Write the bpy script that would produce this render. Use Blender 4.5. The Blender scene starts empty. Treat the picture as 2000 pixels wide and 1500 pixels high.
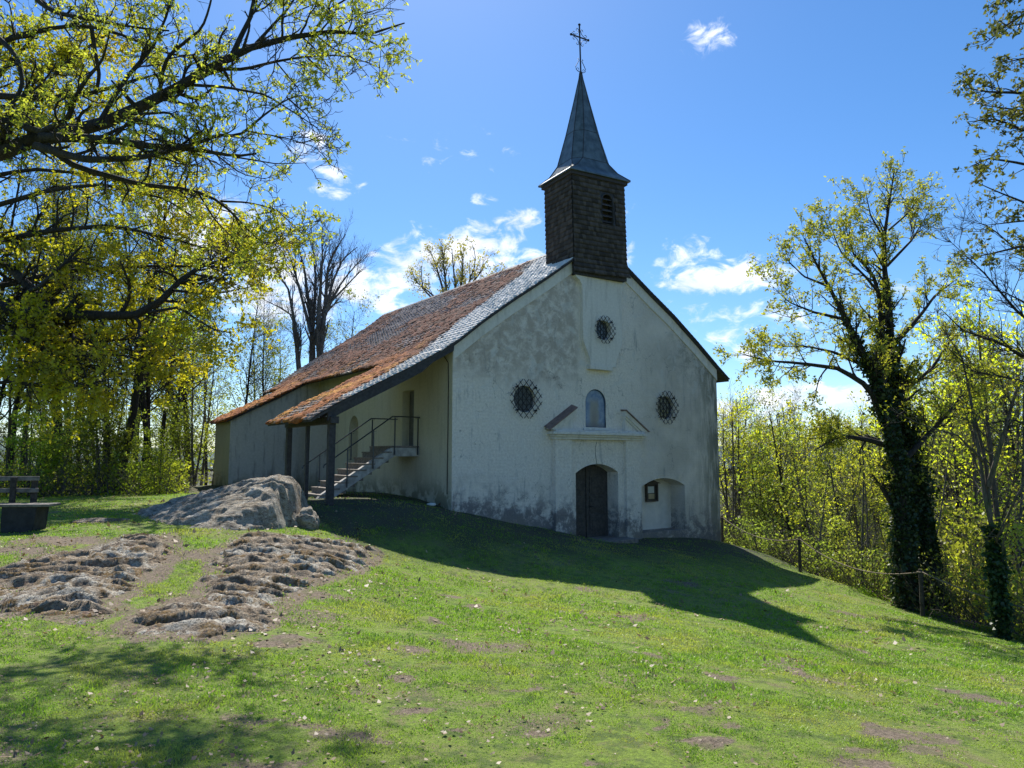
import bpy, math, random
import numpy as np
from math import radians, sin, cos, pi, atan, sqrt
from mathutils import Vector, Matrix
from mathutils.geometry import tessellate_polygon

# ------------------------------------------------------------------ camera, sky, sun, exposure
SC = bpy.context.scene
COL = SC.collection
EYE = 1.6
PITCH = atan(140 / 1360.)
cd = bpy.data.cameras.new("camera"); cam = bpy.data.objects.new("camera", cd); COL.objects.link(cam)
cam.location = (0, 0, EYE); cam.rotation_euler = (pi / 2 + PITCH, 0, 0)
cd.sensor_width = 36; cd.lens = 36 * 1360 / 2000.; cd.clip_start = 0.05; cd.clip_end = 9000
SC.camera = cam
SUN_EL = radians(51.6); SUN_DIR = np.array([-0.176, 0.984, 0]); SUN_DIR /= np.linalg.norm(SUN_DIR)
SUNV = np.array([SUN_DIR[0] * cos(SUN_EL), SUN_DIR[1] * cos(SUN_EL), sin(SUN_EL)])
sl = bpy.data.lights.new("sun", 'SUN'); sun = bpy.data.objects.new("sun", sl); COL.objects.link(sun)
sl.energy = 5.0; sl.angle = radians(0.53); sl.color = (1, .95, .86)
sun.rotation_euler = Vector(SUNV).to_track_quat('Z', 'Y').to_euler(); sun.location = (-20, 60, 60)
SC.view_settings.view_transform = 'Standard'; SC.view_settings.look = 'None'
SC.view_settings.exposure = 0.56; SC.view_settings.gamma = 1
SC.cycles.max_bounces = 6; SC.cycles.diffuse_bounces = 3; SC.cycles.transmission_bounces = 4; SC.cycles.transparent_max_bounces = 4
SC.cycles.sample_clamp_indirect = 4


class NT:
    """small helper to write node graphs"""
    def __init__(s, tree): s.t = tree; s.n = tree.nodes; s.l = tree.links
    def node(s, typ, props=None, **ins):
        n = s.n.new(typ)
        for k, v in (props or {}).items(): setattr(n, k, v)
        for k, v in ins.items():
            key = int(k[1:]) if k[0] == 'i' and k[1:].isdigit() else k.replace('_', ' ')
            s.put(n.inputs[key], v)
        return n
    def put(s, sock, v):
        if isinstance(v, bpy.types.NodeSocket): s.l.new(v, sock)
        elif isinstance(v, (tuple, list)) and sock.type == 'RGBA': sock.default_value = tuple(v) + ((1,) if len(v) == 3 else ())
        else: sock.default_value = v
    def m(s, op, a, b=0.0, c=0.0, clamp=False):
        n = s.node('ShaderNodeMath', {'operation': op, 'use_clamp': clamp}); s.put(n.inputs[0], a); s.put(n.inputs[1], b); s.put(n.inputs[2], c)
        return n.outputs[0]
    def noise(s, vec, scale=5, detail=4, rough=.55, dist=0):
        n = s.node('ShaderNodeTexNoise', Scale=scale, Detail=detail, Roughness=rough, Distortion=dist)
        if vec is not None: s.l.new(vec, n.inputs['Vector'])
        return n.outputs['Fac']
    def vor(s, vec, scale=5, feat='F1', out='Distance'):
        n = s.node('ShaderNodeTexVoronoi', {'feature': feat}, Scale=scale); s.l.new(vec, n.inputs['Vector']); return n.outputs[out]
    def scale(s, vec, sc):
        n = s.node('ShaderNodeMapping'); s.l.new(vec, n.inputs['Vector']); n.inputs['Scale'].default_value = sc; return n.outputs[0]
    def step(s, v, a, b):           # smooth 0..1 between a and b
        n = s.node('ShaderNodeMapRange', {'interpolation_type': 'SMOOTHSTEP'}); s.put(n.inputs['Value'], v)
        if a <= b: s.put(n.inputs['From Min'], a); s.put(n.inputs['From Max'], b)
        else:
            s.put(n.inputs['From Min'], b); s.put(n.inputs['From Max'], a); n.inputs['To Min'].default_value = 1; n.inputs['To Max'].default_value = 0
        return n.outputs[0]
    def mix(s, f, a, b, mode='MIX'):
        n = s.node('ShaderNodeMix', {'data_type': 'RGBA', 'blend_type': mode}); s.put(n.inputs[0], f); s.put(n.inputs[6], a); s.put(n.inputs[7], b); return n.outputs[2]
    def obj(s): return s.node('ShaderNodeTexCoord').outputs['Object']
    def attr(s, name): return s.node('ShaderNodeAttribute', {'attribute_name': name}).outputs['Fac']
    def xyz(s, vec):
        n = s.node('ShaderNodeSeparateXYZ'); s.l.new(vec, n.inputs[0]); return n.outputs[0], n.outputs[1], n.outputs[2]
    def bump(s, h, dist=.02, strength=.6, nrm=None):
        n = s.node('ShaderNodeBump', Strength=strength, Distance=dist); s.l.new(h, n.inputs['Height'])
        if nrm is not None: s.l.new(nrm, n.inputs['Normal'])
        return n.outputs[0]
    def rnd(s): return s.node('ShaderNodeNewGeometry').outputs['Random Per Island']


def ray(px, py):
    dx = (px - 1000) / 1360.; dy = (750 - py) / 1360.
    return np.array([dx, cos(PITCH) - dy * sin(PITCH), sin(PITCH) + dy * cos(PITCH)])


# sky
W = bpy.data.worlds.new("World"); SC.world = W; W.use_nodes = True
w = NT(W.node_tree)
for n in list(w.n): w.n.remove(n)
sky = w.node('ShaderNodeTexSky', {'sky_type': 'NISHITA', 'sun_disc': False, 'sun_elevation': SUN_EL,
                                  'sun_rotation': math.atan2(SUN_DIR[0], SUN_DIR[1]), 'altitude': 600, 'air_density': 1.0, 'dust_density': .4, 'ozone_density': 2.5})
tc = w.node('ShaderNodeTexCoord').outputs['Generated']
dx, dy, dz = w.xyz(tc)
az = w.m('ARCTAN2', dx, dy); el = w.m('ARCSINE', dz)
CLOUDS = [(1385, 72, 50, 28, .85), (655, 345, 52, 34, .9), (610, 290, 50, 28, .9), (940, 392, 36, 14, .8), (1012, 430, 48, 24, 1), (1048, 425, 22, 16, .8),
          (910, 500, 150, 52, 1.25), (735, 560, 130, 46, 1.3), (800, 525, 90, 44, 1.1), (450, 470, 110, 70, 1.35), (540, 560, 120, 70, 1.3), (735, 497, 18, 9, .8),
          (1225, 495, 24, 20, 1), (1345, 500, 75, 28, .95), (1415, 540, 135, 30, 1.3), (1460, 500, 17, 9, .8), (1785, 560, 60, 20, .9), (1225, 407, 22, 12, .6),
          (1600, 785, 260, 34, 1.15), (1470, 625, 220, 50, .62), (1445, 690, 110, 20, .85), (340, 410, 80, 40, 1), (900, 300, 120, 30, .34), (1950, 690, 120, 30, .8)]
msk = None
for (px, py, wx, wy, amp) in CLOUDS:
    r = ray(px, py); r /= np.linalg.norm(r); a0 = math.atan2(r[0], r[1]); e0 = math.asin(r[2])
    ca = w.m('MULTIPLY_ADD', az, 1360. / wx, -a0 * 1360 / wx); ce = w.m('MULTIPLY_ADD', el, 1250. / wy, -e0 * 1250 / wy)
    d = w.m('MULTIPLY_ADD', ca, ca, w.m('MULTIPLY', ce, ce))
    b = w.m('MULTIPLY_ADD', d, -amp * .6, amp)
    msk = b if msk is None else w.m('MAXIMUM', msk, b)
msk = w.m('MAXIMUM', msk, -0.6)
cmb = w.node('ShaderNodeCombineXYZ'); w.put(cmb.inputs[0], az); w.put(cmb.inputs[1], w.m('MULTIPLY', el, 1.7))
n1 = w.noise(cmb.outputs[0], 24, 7, .62, .5)
dens = w.m('ADD', w.m('MULTIPLY', w.m('SUBTRACT', n1, .5), 3.6), w.m('SUBTRACT', msk, .42))
cf = w.step(dens, .0, 1.05)
haze = w.step(el, .42, .0)
skyc = w.node('ShaderNodeHueSaturation', Saturation=1.2, Value=1.0); w.l.new(w.mix(1.0, sky.outputs[0], (.93, 1.0, 1.08), 'MULTIPLY'), skyc.inputs['Color'])
n2 = w.noise(cmb.outputs[0], 10, 5, .6, 0)
cloudc = w.mix(w.step(n2, .35, .65), (6.4, 6.9, 7.7), (9.4, 9.5, 9.6))
col = w.mix(w.m('MULTIPLY', cf, .93), skyc.outputs[0], cloudc)
bg = w.node('ShaderNodeBackground', Strength=.105); w.l.new(col, bg.inputs['Color'])
w.l.new(bg.outputs[0], w.node('ShaderNodeOutputWorld').inputs['Surface'])


# ------------------------------------------------------------------ small tools
def tag(o, label=None, cat=None, group=None, kind=None):
    for k, v in (('label', label), ('category', cat), ('group', group), ('kind', kind)):
        if v: o[k] = v
    return o


def empty(name, loc=(0, 0, 0), rz=0, **kw):
    o = bpy.data.objects.new(name, None); COL.objects.link(o); o.location = loc; o.rotation_euler = (0, 0, rz); o.empty_display_size = .3
    return tag(o, **kw)


def npmesh(name, V, faces, mat=None, parent=None, smooth=False, attrs=None, loc=None):
    """V (n,3); faces list of (m,k) int arrays"""
    me = bpy.data.meshes.new(name)
    V = np.asarray(V, np.float32)
    faces = [np.asarray(f, np.int32) for f in faces if len(f)]
    me.vertices.add(len(V)); me.vertices.foreach_set('co', V.ravel())
    loops = np.concatenate([f.ravel() for f in faces]); sizes = np.concatenate([np.full(len(f), f.shape[1], np.int32) for f in faces])
    starts = np.concatenate([[0], np.cumsum(sizes)[:-1]]).astype(np.int32)
    me.loops.add(len(loops)); me.loops.foreach_set('vertex_index', loops)
    me.polygons.add(len(sizes)); me.polygons.foreach_set('loop_start', starts); me.polygons.foreach_set('loop_total', sizes)
    me.update(calc_edges=True)
    if smooth: me.polygons.foreach_set('use_smooth', np.ones(len(sizes), bool))
    for k, a in (attrs or {}).items():
        at = me.attributes.new(k, 'FLOAT', 'POINT'); at.data.foreach_set('value', np.asarray(a, np.float32))
    if mat: me.materials.append(mat)
    me.validate()
    o = bpy.data.objects.new(name, me); COL.objects.link(o)
    if parent: o.parent = parent
    if loc is not None: o.location = loc
    return o


class MB:
    """collects simple solids into one mesh"""
    def __init__(s): s.v = []; s.f = []; s.n = 0
    def add(s, V, F):
        V = [tuple(map(float, p)) for p in V]; s.f += [tuple(i + s.n for i in f) for f in F]; s.v += V; s.n += len(V); return s
    def box(s, a, b):
        (x0, y0, z0), (x1, y1, z1) = a, b
        return s.add([(x0, y0, z0), (x1, y0, z0), (x1, y1, z0), (x0, y1, z0), (x0, y0, z1), (x1, y0, z1), (x1, y1, z1), (x0, y1, z1)],
                     [(3, 2, 1, 0), (4, 5, 6, 7), (0, 1, 5, 4), (1, 2, 6, 5), (2, 3, 7, 6), (3, 0, 4, 7)])
    def prism(s, pts, f0, f1):
        """pts 2-D list, f0/f1 map 2-D to 3-D for both ends"""
        n = len(pts); V = [f0(*p) for p in pts] + [f1(*p) for p in pts]
        tri = tessellate_polygon([[Vector((p[0], p[1], 0)) for p in pts]])
        F = [tuple(t) for t in tri] + [tuple(i + n for i in t[::-1]) for t in tri] + [(i, (i + 1) % n, (i + 1) % n + n, i + n) for i in range(n)]
        return s.add(V, F)
    def tube(s, pts, r, k=6, closed=False, cap=True):
        pts = np.array(pts, float); n = len(pts); r = np.broadcast_to(r, (n,))
        T = np.gradient(pts, axis=0) if not closed else np.roll(pts, -1, 0) - np.roll(pts, 1, 0)
        T /= np.linalg.norm(T, axis=1)[:, None] + 1e-9
        ref = np.array([0, 0, 1.]) if abs(T[:, 2]).mean() < .8 else np.array([1., .1, 0])
        A = np.cross(T, ref); A /= np.linalg.norm(A, axis=1)[:, None] + 1e-9; B = np.cross(T, A)
        an = np.arange(k) * 2 * pi / k + pi / 4
        V = (pts[:, None] + r[:, None, None] * (np.cos(an)[None, :, None] * A[:, None] + np.sin(an)[None, :, None] * B[:, None])).reshape(-1, 3)
        F = []
        for i in range(n if closed else n - 1):
            j = (i + 1) % n
            F += [(i * k + q, i * k + (q + 1) % k, j * k + (q + 1) % k, j * k + q) for q in range(k)]
        if not closed and cap: F += [tuple(range(k))[::-1], tuple((n - 1) * k + q for q in range(k))]
        return s.add(V, F)
    def build(s, name, mat=None, parent=None, smooth=False, bevel=0, loc=None):
        me = bpy.data.meshes.new(name); me.from_pydata(s.v, [], s.f); me.validate(); me.update()
        if mat: me.materials.append(mat)
        if smooth: me.polygons.foreach_set('use_smooth', [True] * len(me.polygons))
        o = bpy.data.objects.new(name, me); COL.objects.link(o)
        if parent: o.parent = parent
        if loc is not None: o.location = loc
        if bevel:
            b = o.modifiers.new('bevel', 'BEVEL'); b.width = bevel; b.segments = 2; b.limit_method = 'ANGLE'
        return o


def vnoise(P, seed=0):
    """3-D value noise, P (n,3) -> (n,) in -1..1"""
    P = np.asarray(P, float); i = np.floor(P).astype(np.int64); f = P - i; f = f * f * (3 - 2 * f)
    def h(a, b, c):
        x = (a * 73856093) ^ (b * 19349663) ^ (c * 83492791) ^ (seed * 2654435)
        x = (x ^ (x >> 13)) * 1274126177; x = x & 0xffffffff; x = x ^ (x >> 16)
        return (x & 0xffff) / 32767.5 - 1
    r = 0
    for a in (0, 1):
        for b in (0, 1):
            for c in (0, 1):
                wgt = (f[:, 0] if a else 1 - f[:, 0]) * (f[:, 1] if b else 1 - f[:, 1]) * (f[:, 2] if c else 1 - f[:, 2])
                r = r + wgt * h(i[:, 0] + a, i[:, 1] + b, i[:, 2] + c)
    return r


def fbm(P, o=4, seed=0, gain=.5):
    r = 0; a = 1
    for k in range(o): r = r + a * vnoise(np.asarray(P) * 2 ** k + 17.3 * k, seed + k); a *= gain
    return r


def p3(x, y, z=0): return np.stack([np.broadcast_to(x, np.shape(y)), y, np.broadcast_to(z, np.shape(y))], -1)


# ------------------------------------------------------------------ materials
MATS = {}
def material(name, rough=.8):
    m = bpy.data.materials.new(name); m.use_nodes = True; g = NT(m.node_tree); b = g.n['Principled BSDF']; b.inputs['Roughness'].default_value = rough
    MATS[name] = m
    return m, g, b


def simple(name, c, rough=.7, metal=0, var=.25, scale=8, bump=.004):
    m, g, b = material(name, rough); v = g.obj(); n = g.noise(v, scale, 5, .6)
    c = np.array(c); g.put(b.inputs['Base Color'], g.mix(g.step(n, .3, .7), tuple(c * (1 - var)), tuple(np.minimum(c * (1 + var), 1))))
    b.inputs['Metallic'].default_value = metal
    if bump: g.l.new(g.bump(g.noise(v, scale * 6, 4), bump), b.inputs['Normal'])
    return m


def leafmat(name, c1, c2, c3=None, trans=.5):
    m = bpy.data.materials.new(name); m.use_nodes = True; g = NT(m.node_tree)
    for n in list(g.n): g.n.remove(n)
    r = g.rnd(); oi = g.node('ShaderNodeObjectInfo').outputs['Random']
    col = g.mix(r, c1, c2)
    if name == 'grass_blades': col = g.mix(g.m('MULTIPLY', g.step(g.noise(g.obj(), 5, 5, .65), .48, .62), .55), col, (.08, .19, .015)); col = g.mix(g.m('MULTIPLY', g.step(g.noise(g.obj(), .9, 3, .6), .5, .64), .5), col, (.40, .50, .06))
    if c3: col = g.mix(g.step(g.noise(g.obj(), .55, 3), .48, .66), col, c3)
    hs = g.node('ShaderNodeHueSaturation', Saturation=1.0); g.l.new(col, hs.inputs['Color'])
    g.put(hs.inputs['Value'], g.m('MULTIPLY_ADD', oi, .6, .58)); g.put(hs.inputs['Hue'], g.m('MULTIPLY_ADD', oi, .03, .488))
    d = g.node('ShaderNodeBsdfDiffuse'); t = g.node('ShaderNodeBsdfTranslucent'); gl = g.node('ShaderNodeBsdfGlossy', Roughness=.45)
    g.l.new(hs.outputs[0], d.inputs[0]); br = g.mix(1.0, hs.outputs[0], (1.25, 1.3, .8), 'MULTIPLY'); g.l.new(br, t.inputs[0]); gl.inputs[0].default_value = (.5, .5, .5, 1)
    mx = g.node('ShaderNodeMixShader', Fac=trans); g.l.new(d.outputs[0], mx.inputs[1]); g.l.new(t.outputs[0], mx.inputs[2])
    m2 = g.node('ShaderNodeMixShader', Fac=.06); g.l.new(mx.outputs[0], m2.inputs[1]); g.l.new(gl.outputs[0], m2.inputs[2])
    g.l.new(m2.outputs[0], g.node('ShaderNodeOutputMaterial').inputs[0])
    return m


def barkmat(name, c1, c2, moss=None):
    m, g, b = material(name, .9); v = g.obj(); vs = g.scale(v, (6, 6, 1.2)); n = g.noise(vs, 4, 6, .65, .4)
    c = g.mix(g.step(n, .35, .65), c1, c2)
    if moss: c = g.mix(g.m('MULTIPLY', g.step(g.noise(v, 1.2, 3), .5, .65), .7), c, moss)
    g.l.new(c, b.inputs['Base Color']); g.l.new(g.bump(n, .03, .8), b.inputs['Normal']); return m


# plaster of the front: whitewash with damp, algae and bare patches
m_front, g, b = material('weathered_whitewash', .88)
v = g.obj(); s_, t_, z_ = g.xyz(v)
nl = g.noise(v, .7, 6, .62, .3); nm = g.noise(v, 2.6, 7, .68, .4); nf = g.noise(v, 14, 6, .7)
vs = g.scale(v, (3.2, 3.2, .5)); ns = g.noise(vs, 1.6, 5, .65, .2)
base = g.mix(g.step(nf, .3, .7), (.67, .60, .53), (.86, .785, .70))
# beige bare plaster band near the upper left
nq = g.m('ADD', g.m('MULTIPLY', nm, .65), g.m('MULTIPLY', nf, .35))
bm = g.m('MULTIPLY', g.m('MULTIPLY', g.step(g.m('ADD', z_, g.m('MULTIPLY', nl, 1.6)), 4.4, 5.3), g.step(s_, 5.1, 4.6)), g.step(nq, .40, .56))
base = g.mix(g.m('MULTIPLY', bm, .72), base, (.36, .29, .23))
# grey wash on the right part
rt = g.m('MULTIPLY', g.step(s_, 6.4, 9.2), g.step(g.m('ADD', g.m('MULTIPLY', nl, .6), g.m('MULTIPLY', nf, .4)), .34, .58))
base = g.mix(g.m('MULTIPLY', rt, .52), base, (.34, .305, .255))
ed = g.m('MULTIPLY', g.step(s_, 10.2, 12.1), g.step(ns, .34, .58))
base = g.mix(g.m('MULTIPLY', ed, .9), base, (.12, .125, .085))
dk = g.m('MULTIPLY', g.m('MULTIPLY', g.step(s_, 8.4, 11.4), g.step(z_, 3.6, 5.4)), g.step(nq, .44, .60))
base = g.mix(g.m('MULTIPLY', dk, .85), base, (.15, .15, .115))
# rising damp at the foot
zr = g.m('ADD', z_, g.m('MULTIPLY', s_, .12))
dp = g.m('MULTIPLY', g.step(zr, 1.5, .1), g.step(g.m('ADD', nq, g.m('MULTIPLY', g.step(zr, 1.0, -.6), .13)), .46, .62))
base = g.mix(g.m('MULTIPLY', dp, .92), base, (.15, .135, .14))
ft = g.m('MULTIPLY', g.step(zr, .35, -.6), g.step(nl, .45, .55)); base = g.mix(g.m('MULTIPLY', ft, .7), base, (.26, .22, .165))
st = g.m('MULTIPLY', g.step(ns, .55, .70), g.step(nl, .38, .58)); base = g.mix(g.m('MULTIPLY', st, .6), base, (.25, .25, .25))
vd = g.node('ShaderNodeTexVoronoi', {'feature': 'DISTANCE_TO_EDGE'}, Scale=.9); dv = g.node('ShaderNodeVectorMath', {'operation': 'ADD'}); g.l.new(v, dv.inputs[0]); nv = g.node('ShaderNodeTexNoise', Scale=2.5, Detail=5); g.l.new(v, nv.inputs['Vector']); g.l.new(nv.outputs['Color'], dv.inputs[1]); g.l.new(dv.outputs[0], vd.inputs['Vector'])
cr = g.m('MULTIPLY', g.step(vd.outputs['Distance'], .012, .003), g.step(nl, .5, .6)); base = g.mix(g.m('MULTIPLY', cr, .6), base, (.14, .14, .13))
lp = g.m('MULTIPLY', g.step(g.noise(v, 1.9, 4, .5, .8), .60, .615), g.step(z_, 1.5, 4.5)); base = g.mix(g.m('MULTIPLY', lp, .4), base, (.62, .61, .58))
sp = g.step(g.noise(v, 5.5, 3, .7), .66, .73); base = g.mix(g.m('MULTIPLY', sp, .65), base, (.17, .17, .16))
g.l.new(base, b.inputs['Base Color'])
hh = g.m('ADD', g.m('MULTIPLY', nm, 1.0), g.m('MULTIPLY', nf, .35))
bk = g.node('ShaderNodeTexBrick', Scale=2.6); g.put(bk.inputs['Mortar Size'], .03); g.put(bk.inputs['Mortar Smooth'], 1.0)
cc = g.node('ShaderNodeCombineXYZ'); g.put(cc.inputs[0], s_); g.put(cc.inputs[1], z_); g.l.new(cc.outputs[0], bk.inputs['Vector'])
hh = g.m('ADD', hh, g.m('MULTIPLY', bk.outputs['Fac'], -.12))
g.l.new(g.bump(hh, .07, .75), b.inputs['Normal'])


def plaster(name, c1, c2, dirt, amt=.5):
    m, g, b = material(name, .88); v = g.obj(); s_, t_, z_ = g.xyz(v)
    nm = g.noise(v, 2.2, 6, .65, .3); nf = g.noise(v, 13, 5, .7); ns = g.noise(g.scale(v, (3, 3, .4)), 1.8, 5, .65)
    c = g.mix(g.step(nf, .3, .7), c1, c2)
    c = g.mix(g.m('MULTIPLY', g.step(ns, .5, .68), amt), c, dirt)
    c = g.mix(g.m('MULTIPLY', g.m('MULTIPLY', g.step(z_, 1.1, .3), g.step(nm, .42, .56)), .8), c, (.17, .16, .10))
    g.l.new(c, b.inputs['Base Color']); g.l.new(g.bump(g.m('ADD', nm, g.m('MULTIPLY', nf, .3)), .03, .45), b.inputs['Normal']); return m


m_trim = plaster('smooth_white_plaster', (.62, .58, .53), (.72, .68, .62), (.38, .35, .31), .45)
m_side = plaster('cream_side_plaster', (.50, .47, .36), (.57, .54, .42), (.33, .31, .24), .35)
m_annex = plaster('grey_annex_plaster', (.42, .405, .38), (.50, .485, .455), (.20, .19, .18), .75)
m_ochre = plaster('pale_ochre_plaster', (.44, .40, .25), (.50, .46, .29), (.3, .28, .2), .3)
m_conc = simple('stair_concrete', (.36, .35, .34), .85, var=.3, scale=5)
m_step = simple('step_stone', (.20, .17, .15), .85, var=.3, scale=9)
m_dwood = simple('dark_stained_wood', (.035, .033, .036), .7, var=.4, scale=12)
m_door = simple('old_door_wood', (.055, .047, .042), .7, var=.35, scale=10)
m_iron = simple('black_iron', (.02, .021, .025), .5, .6, var=.3, scale=20, bump=.001)
m_rail = simple('painted_steel_rail', (.05, .056, .07), .35, .5, var=.15, scale=10, bump=0)
m_lead = simple('weathered_lead', (.12, .145, .15), .5, .5, var=.35, scale=3, bump=.003)
m_slateedge = simple('roof_underside', (.045, .042, .045), .8, var=.3)
m_board = simple('notice_board_wood', (.07, .055, .045), .7, var=.3, scale=12)
m_paper = simple('notice_paper', (.62, .63, .6), .8, var=.08, scale=6, bump=0)
m_tan = simple('notice_card', (.42, .33, .2), .8, var=.1, bump=0)
m_post = simple('fence_post_wood', (.045, .038, .032), .9, var=.5, scale=14, bump=.01)
m_rope = simple('hemp_rope', (.20, .16, .11), .9, var=.3, scale=30)
m_bench = simple('bench_grey_wood', (.15, .135, .12), .8, var=.35, scale=9, bump=.006)
m_block = simple('bench_stone_block', (.03, .03, .032), .9, var=.35, scale=7, bump=.012)
m_glass, g, b = material('dark_glass', .12); g.put(b.inputs['Base Color'], (.10, .11, .12)); b.inputs['Metallic'].default_value = 0; b.inputs['IOR'].default_value = 1.5
g.l.new(g.bump(g.noise(g.obj(), 9, 3), .01, .4), b.inputs['Normal'])
m_slit, g, b = material('grey_glass', .3); g.put(b.inputs['Base Color'], (.08, .08, .08))

# faded painting in the arched niche (plain blurred figure and sky, no readable design left)
m_pic, g, b = material('faded_niche_painting', .25); v = g.obj(); x, y, z = g.xyz(v)
n = g.noise(v, 6, 5, .65, .3)
c = g.mix(g.step(n, .3, .7), (.10, .17, .30), (.22, .30, .42))
fx = g.m('ABSOLUTE', g.m('SUBTRACT', g.m('ADD', x, g.m('MULTIPLY', n, .18)), 5.66)); fm = g.m('MULTIPLY', g.step(fx, .3, .1), g.step(z, 3.62, 3.3))
c = g.mix(g.m('MULTIPLY', fm, .8), c, (.27, .25, .20)); c = g.mix(g.m('MULTIPLY', g.m('MULTIPLY', g.step(fx, .14, .04), g.step(z, 3.25, 2.9)), .5), c, (.17, .14, .14))
c = g.mix(g.m('MULTIPLY', g.step(z, 2.8, 2.6), .6), c, (.09, .11, .14)); g.l.new(c, b.inputs['Base Color'])

# roof tiles / shingles: colour changes per tile
m_tile, g, b = material('old_grey_roof_tiles', .42); v = g.obj(); r = g.rnd()
c = g.mix(r, (.20, .14, .105), (.38, .30, .25)); n = g.noise(v, .5, 5, .6); c = g.mix(g.m('MULTIPLY', g.attr('clean'), .95), c, g.mix(r, (.60, .585, .56), (.72, .70, .68)))
ma = g.attr('mossy'); c = g.mix(g.m('MULTIPLY', ma, g.step(g.noise(v, 3, 5, .7), .3, .55)), c, (.20, .085, .04))
c = g.mix(g.m('MULTIPLY', g.step(g.noise(v, 6, 5, .7), .55, .7), .4), c, (.36, .35, .32))
g.l.new(c, b.inputs['Base Color']); g.l.new(g.bump(g.noise(v, 30, 4), .006, .5), b.inputs['Normal'])
m_moss, g, b = material('rust_brown_roof_moss', .95); v = g.obj(); r = g.rnd()
x, y, z = g.xyz(v); up = g.step(g.m('ADD', z, g.m('MULTIPLY', g.noise(v, .9, 4), 3)), 5.2, 7.2)
c = g.mix(r, (.24, .07, .02), (.42, .15, .03)); c = g.mix(g.step(g.noise(v, .8, 3), .5, .62), c, (.52, .24, .04)); c = g.mix(up, c, g.mix(r, (.075, .035, .025), (.20, .07, .04))); c = g.mix(g.m('MULTIPLY', g.step(g.noise(v, 12, 5, .7), .5, .7), .6), c, (.06, .03, .02))
g.l.new(c, b.inputs['Base Color']); g.l.new(g.bump(g.noise(v, 26, 5, .7), .05, .9), b.inputs['Normal'])
m_shing, g, b = material('dark_wood_shingles', .8); v = g.obj(); r = g.rnd()
c = g.mix(r, (.02, .018, .021), (.085, .075, .08)); c = g.mix(g.m('MULTIPLY', g.step(g.noise(g.scale(v, (9, 9, 1.5)), 5, 5, .7), .5, .7), .5), c, (.09, .08, .082))
g.l.new(c, b.inputs['Base Color']); g.l.new(g.bump(g.noise(g.scale(v, (9, 9, 1)), 7, 4), .012, .6), b.inputs['Normal'])

# rock
def rockmat(name, strata, rz, light=0):
    m, g, b = material(name, .88); v = g.obj(); mp = g.node('ShaderNodeMapping'); g.l.new(v, mp.inputs[0]); mp.inputs['Rotation'].default_value = (0, .5, rz); mp.inputs['Scale'].default_value = strata
    vs = mp.outputs[0]; n1 = g.noise(vs, 2.2, 8, .68, .9); n2 = g.noise(v, 7, 7, .7, .5); n3 = g.noise(v, 1.6, 5, .6, .5); n4 = g.noise(v, 22, 5, .7)
    c = g.mix(g.step(n2, .35, .65), (.26, .185, .115) if not light else (.30, .255, .19), (.56, .46, .33) if not light else (.62, .55, .44))
    c = g.mix(g.m('MULTIPLY', g.step(n1, .46, .36), .85), c, (.085, .06, .04))
    c = g.mix(g.m('MULTIPLY', g.step(n3, .50, .60), g.step(n1, .36, .56)), c, (.66, .62, .52))
    mo = g.m('MULTIPLY', g.step(g.noise(v, 2.8, 5, .65, .6), .50, .60), g.step(n4, .3, .55))
    c = g.mix(g.m('MULTIPLY', mo, .35 if light else .9), c, (.24, .135, .025))
    c = g.mix(g.m('MULTIPLY', g.step(g.noise(vs, 3.4, 5, .7, .3), .60, .66), .7), c, (.22, .105, .07))
    n5 = g.noise(v, 45, 6, .75); c = g.mix(g.m('MULTIPLY', g.step(n5, .52, .36), .6), c, (.09, .07, .05)); n6 = g.noise(g.scale(vs, (1, 3, 3)), 5, 6, .7, .6); c = g.mix(g.m('MULTIPLY', g.step(n6, .47, .38), .8), c, (.06, .048, .038))
    g.l.new(c, b.inputs['Base Color'])
    h = g.m('ADD', g.m('MULTIPLY', g.m('ADD', n1, g.m('MULTIPLY', n6, .8)), 1.2), g.m('ADD', g.m('MULTIPLY', n2, .6), g.m('MULTIPLY', n4, .2)))
    g.l.new(g.bump(h, .09, .9), b.inputs['Normal']); return m


m_boulder = rockmat('grey_lichened_rock', (1, 2.4, 3.6), .5, 1)
m_outcrop = rockmat('ochre_mossed_rock', (3.4, 1, 3), .5)

# lawn / soil ground
m_ground, g, b = material('lawn_and_soil', .95); v = g.obj()
n1 = g.noise(v, .45, 5, .6, .3); n2 = g.noise(v, 3.2, 6, .65, .3); n3 = g.noise(v, 28, 5, .75); n4 = g.noise(v, 90, 4, .7)
gr = g.mix(g.step(n3, .3, .7), (.10, .145, .018), (.22, .32, .03))
gr = g.mix(g.m('MULTIPLY', g.step(n1, .45, .62), .6), gr, (.19, .22, .045))
gr = g.mix(g.m('MULTIPLY', g.step(n2, .50, .66), .65), gr, (.20, .155, .085)); gr = g.mix(g.m('MULTIPLY', g.step(g.noise(v, 5, 5, .65), .48, .62), .6), gr, (.035, .07, .012))
so = g.mix(g.step(n3, .35, .65), (.085, .062, .04), (.235, .18, .125)); so = g.mix(g.m('MULTIPLY', g.step(n4, .5, .7), .6), so, (.36, .29, .21)); so = g.mix(g.m('MULTIPLY', g.step(n2, .5, .6), .5), so, (.12, .13, .035))
soil = g.attr('soil'); f = g.step(g.m('ADD', soil, g.m('MULTIPLY', g.m('SUBTRACT', n3, .5), .8)), .28, .55)
c = g.mix(f, gr, so)
shd = g.attr('painted_shade'); c = g.mix(shd, c, g.mix(n3, (.018, .026, .012), (.05, .062, .024)))  # chapel's shadow deepened by near-black paint in the ground colour
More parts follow.
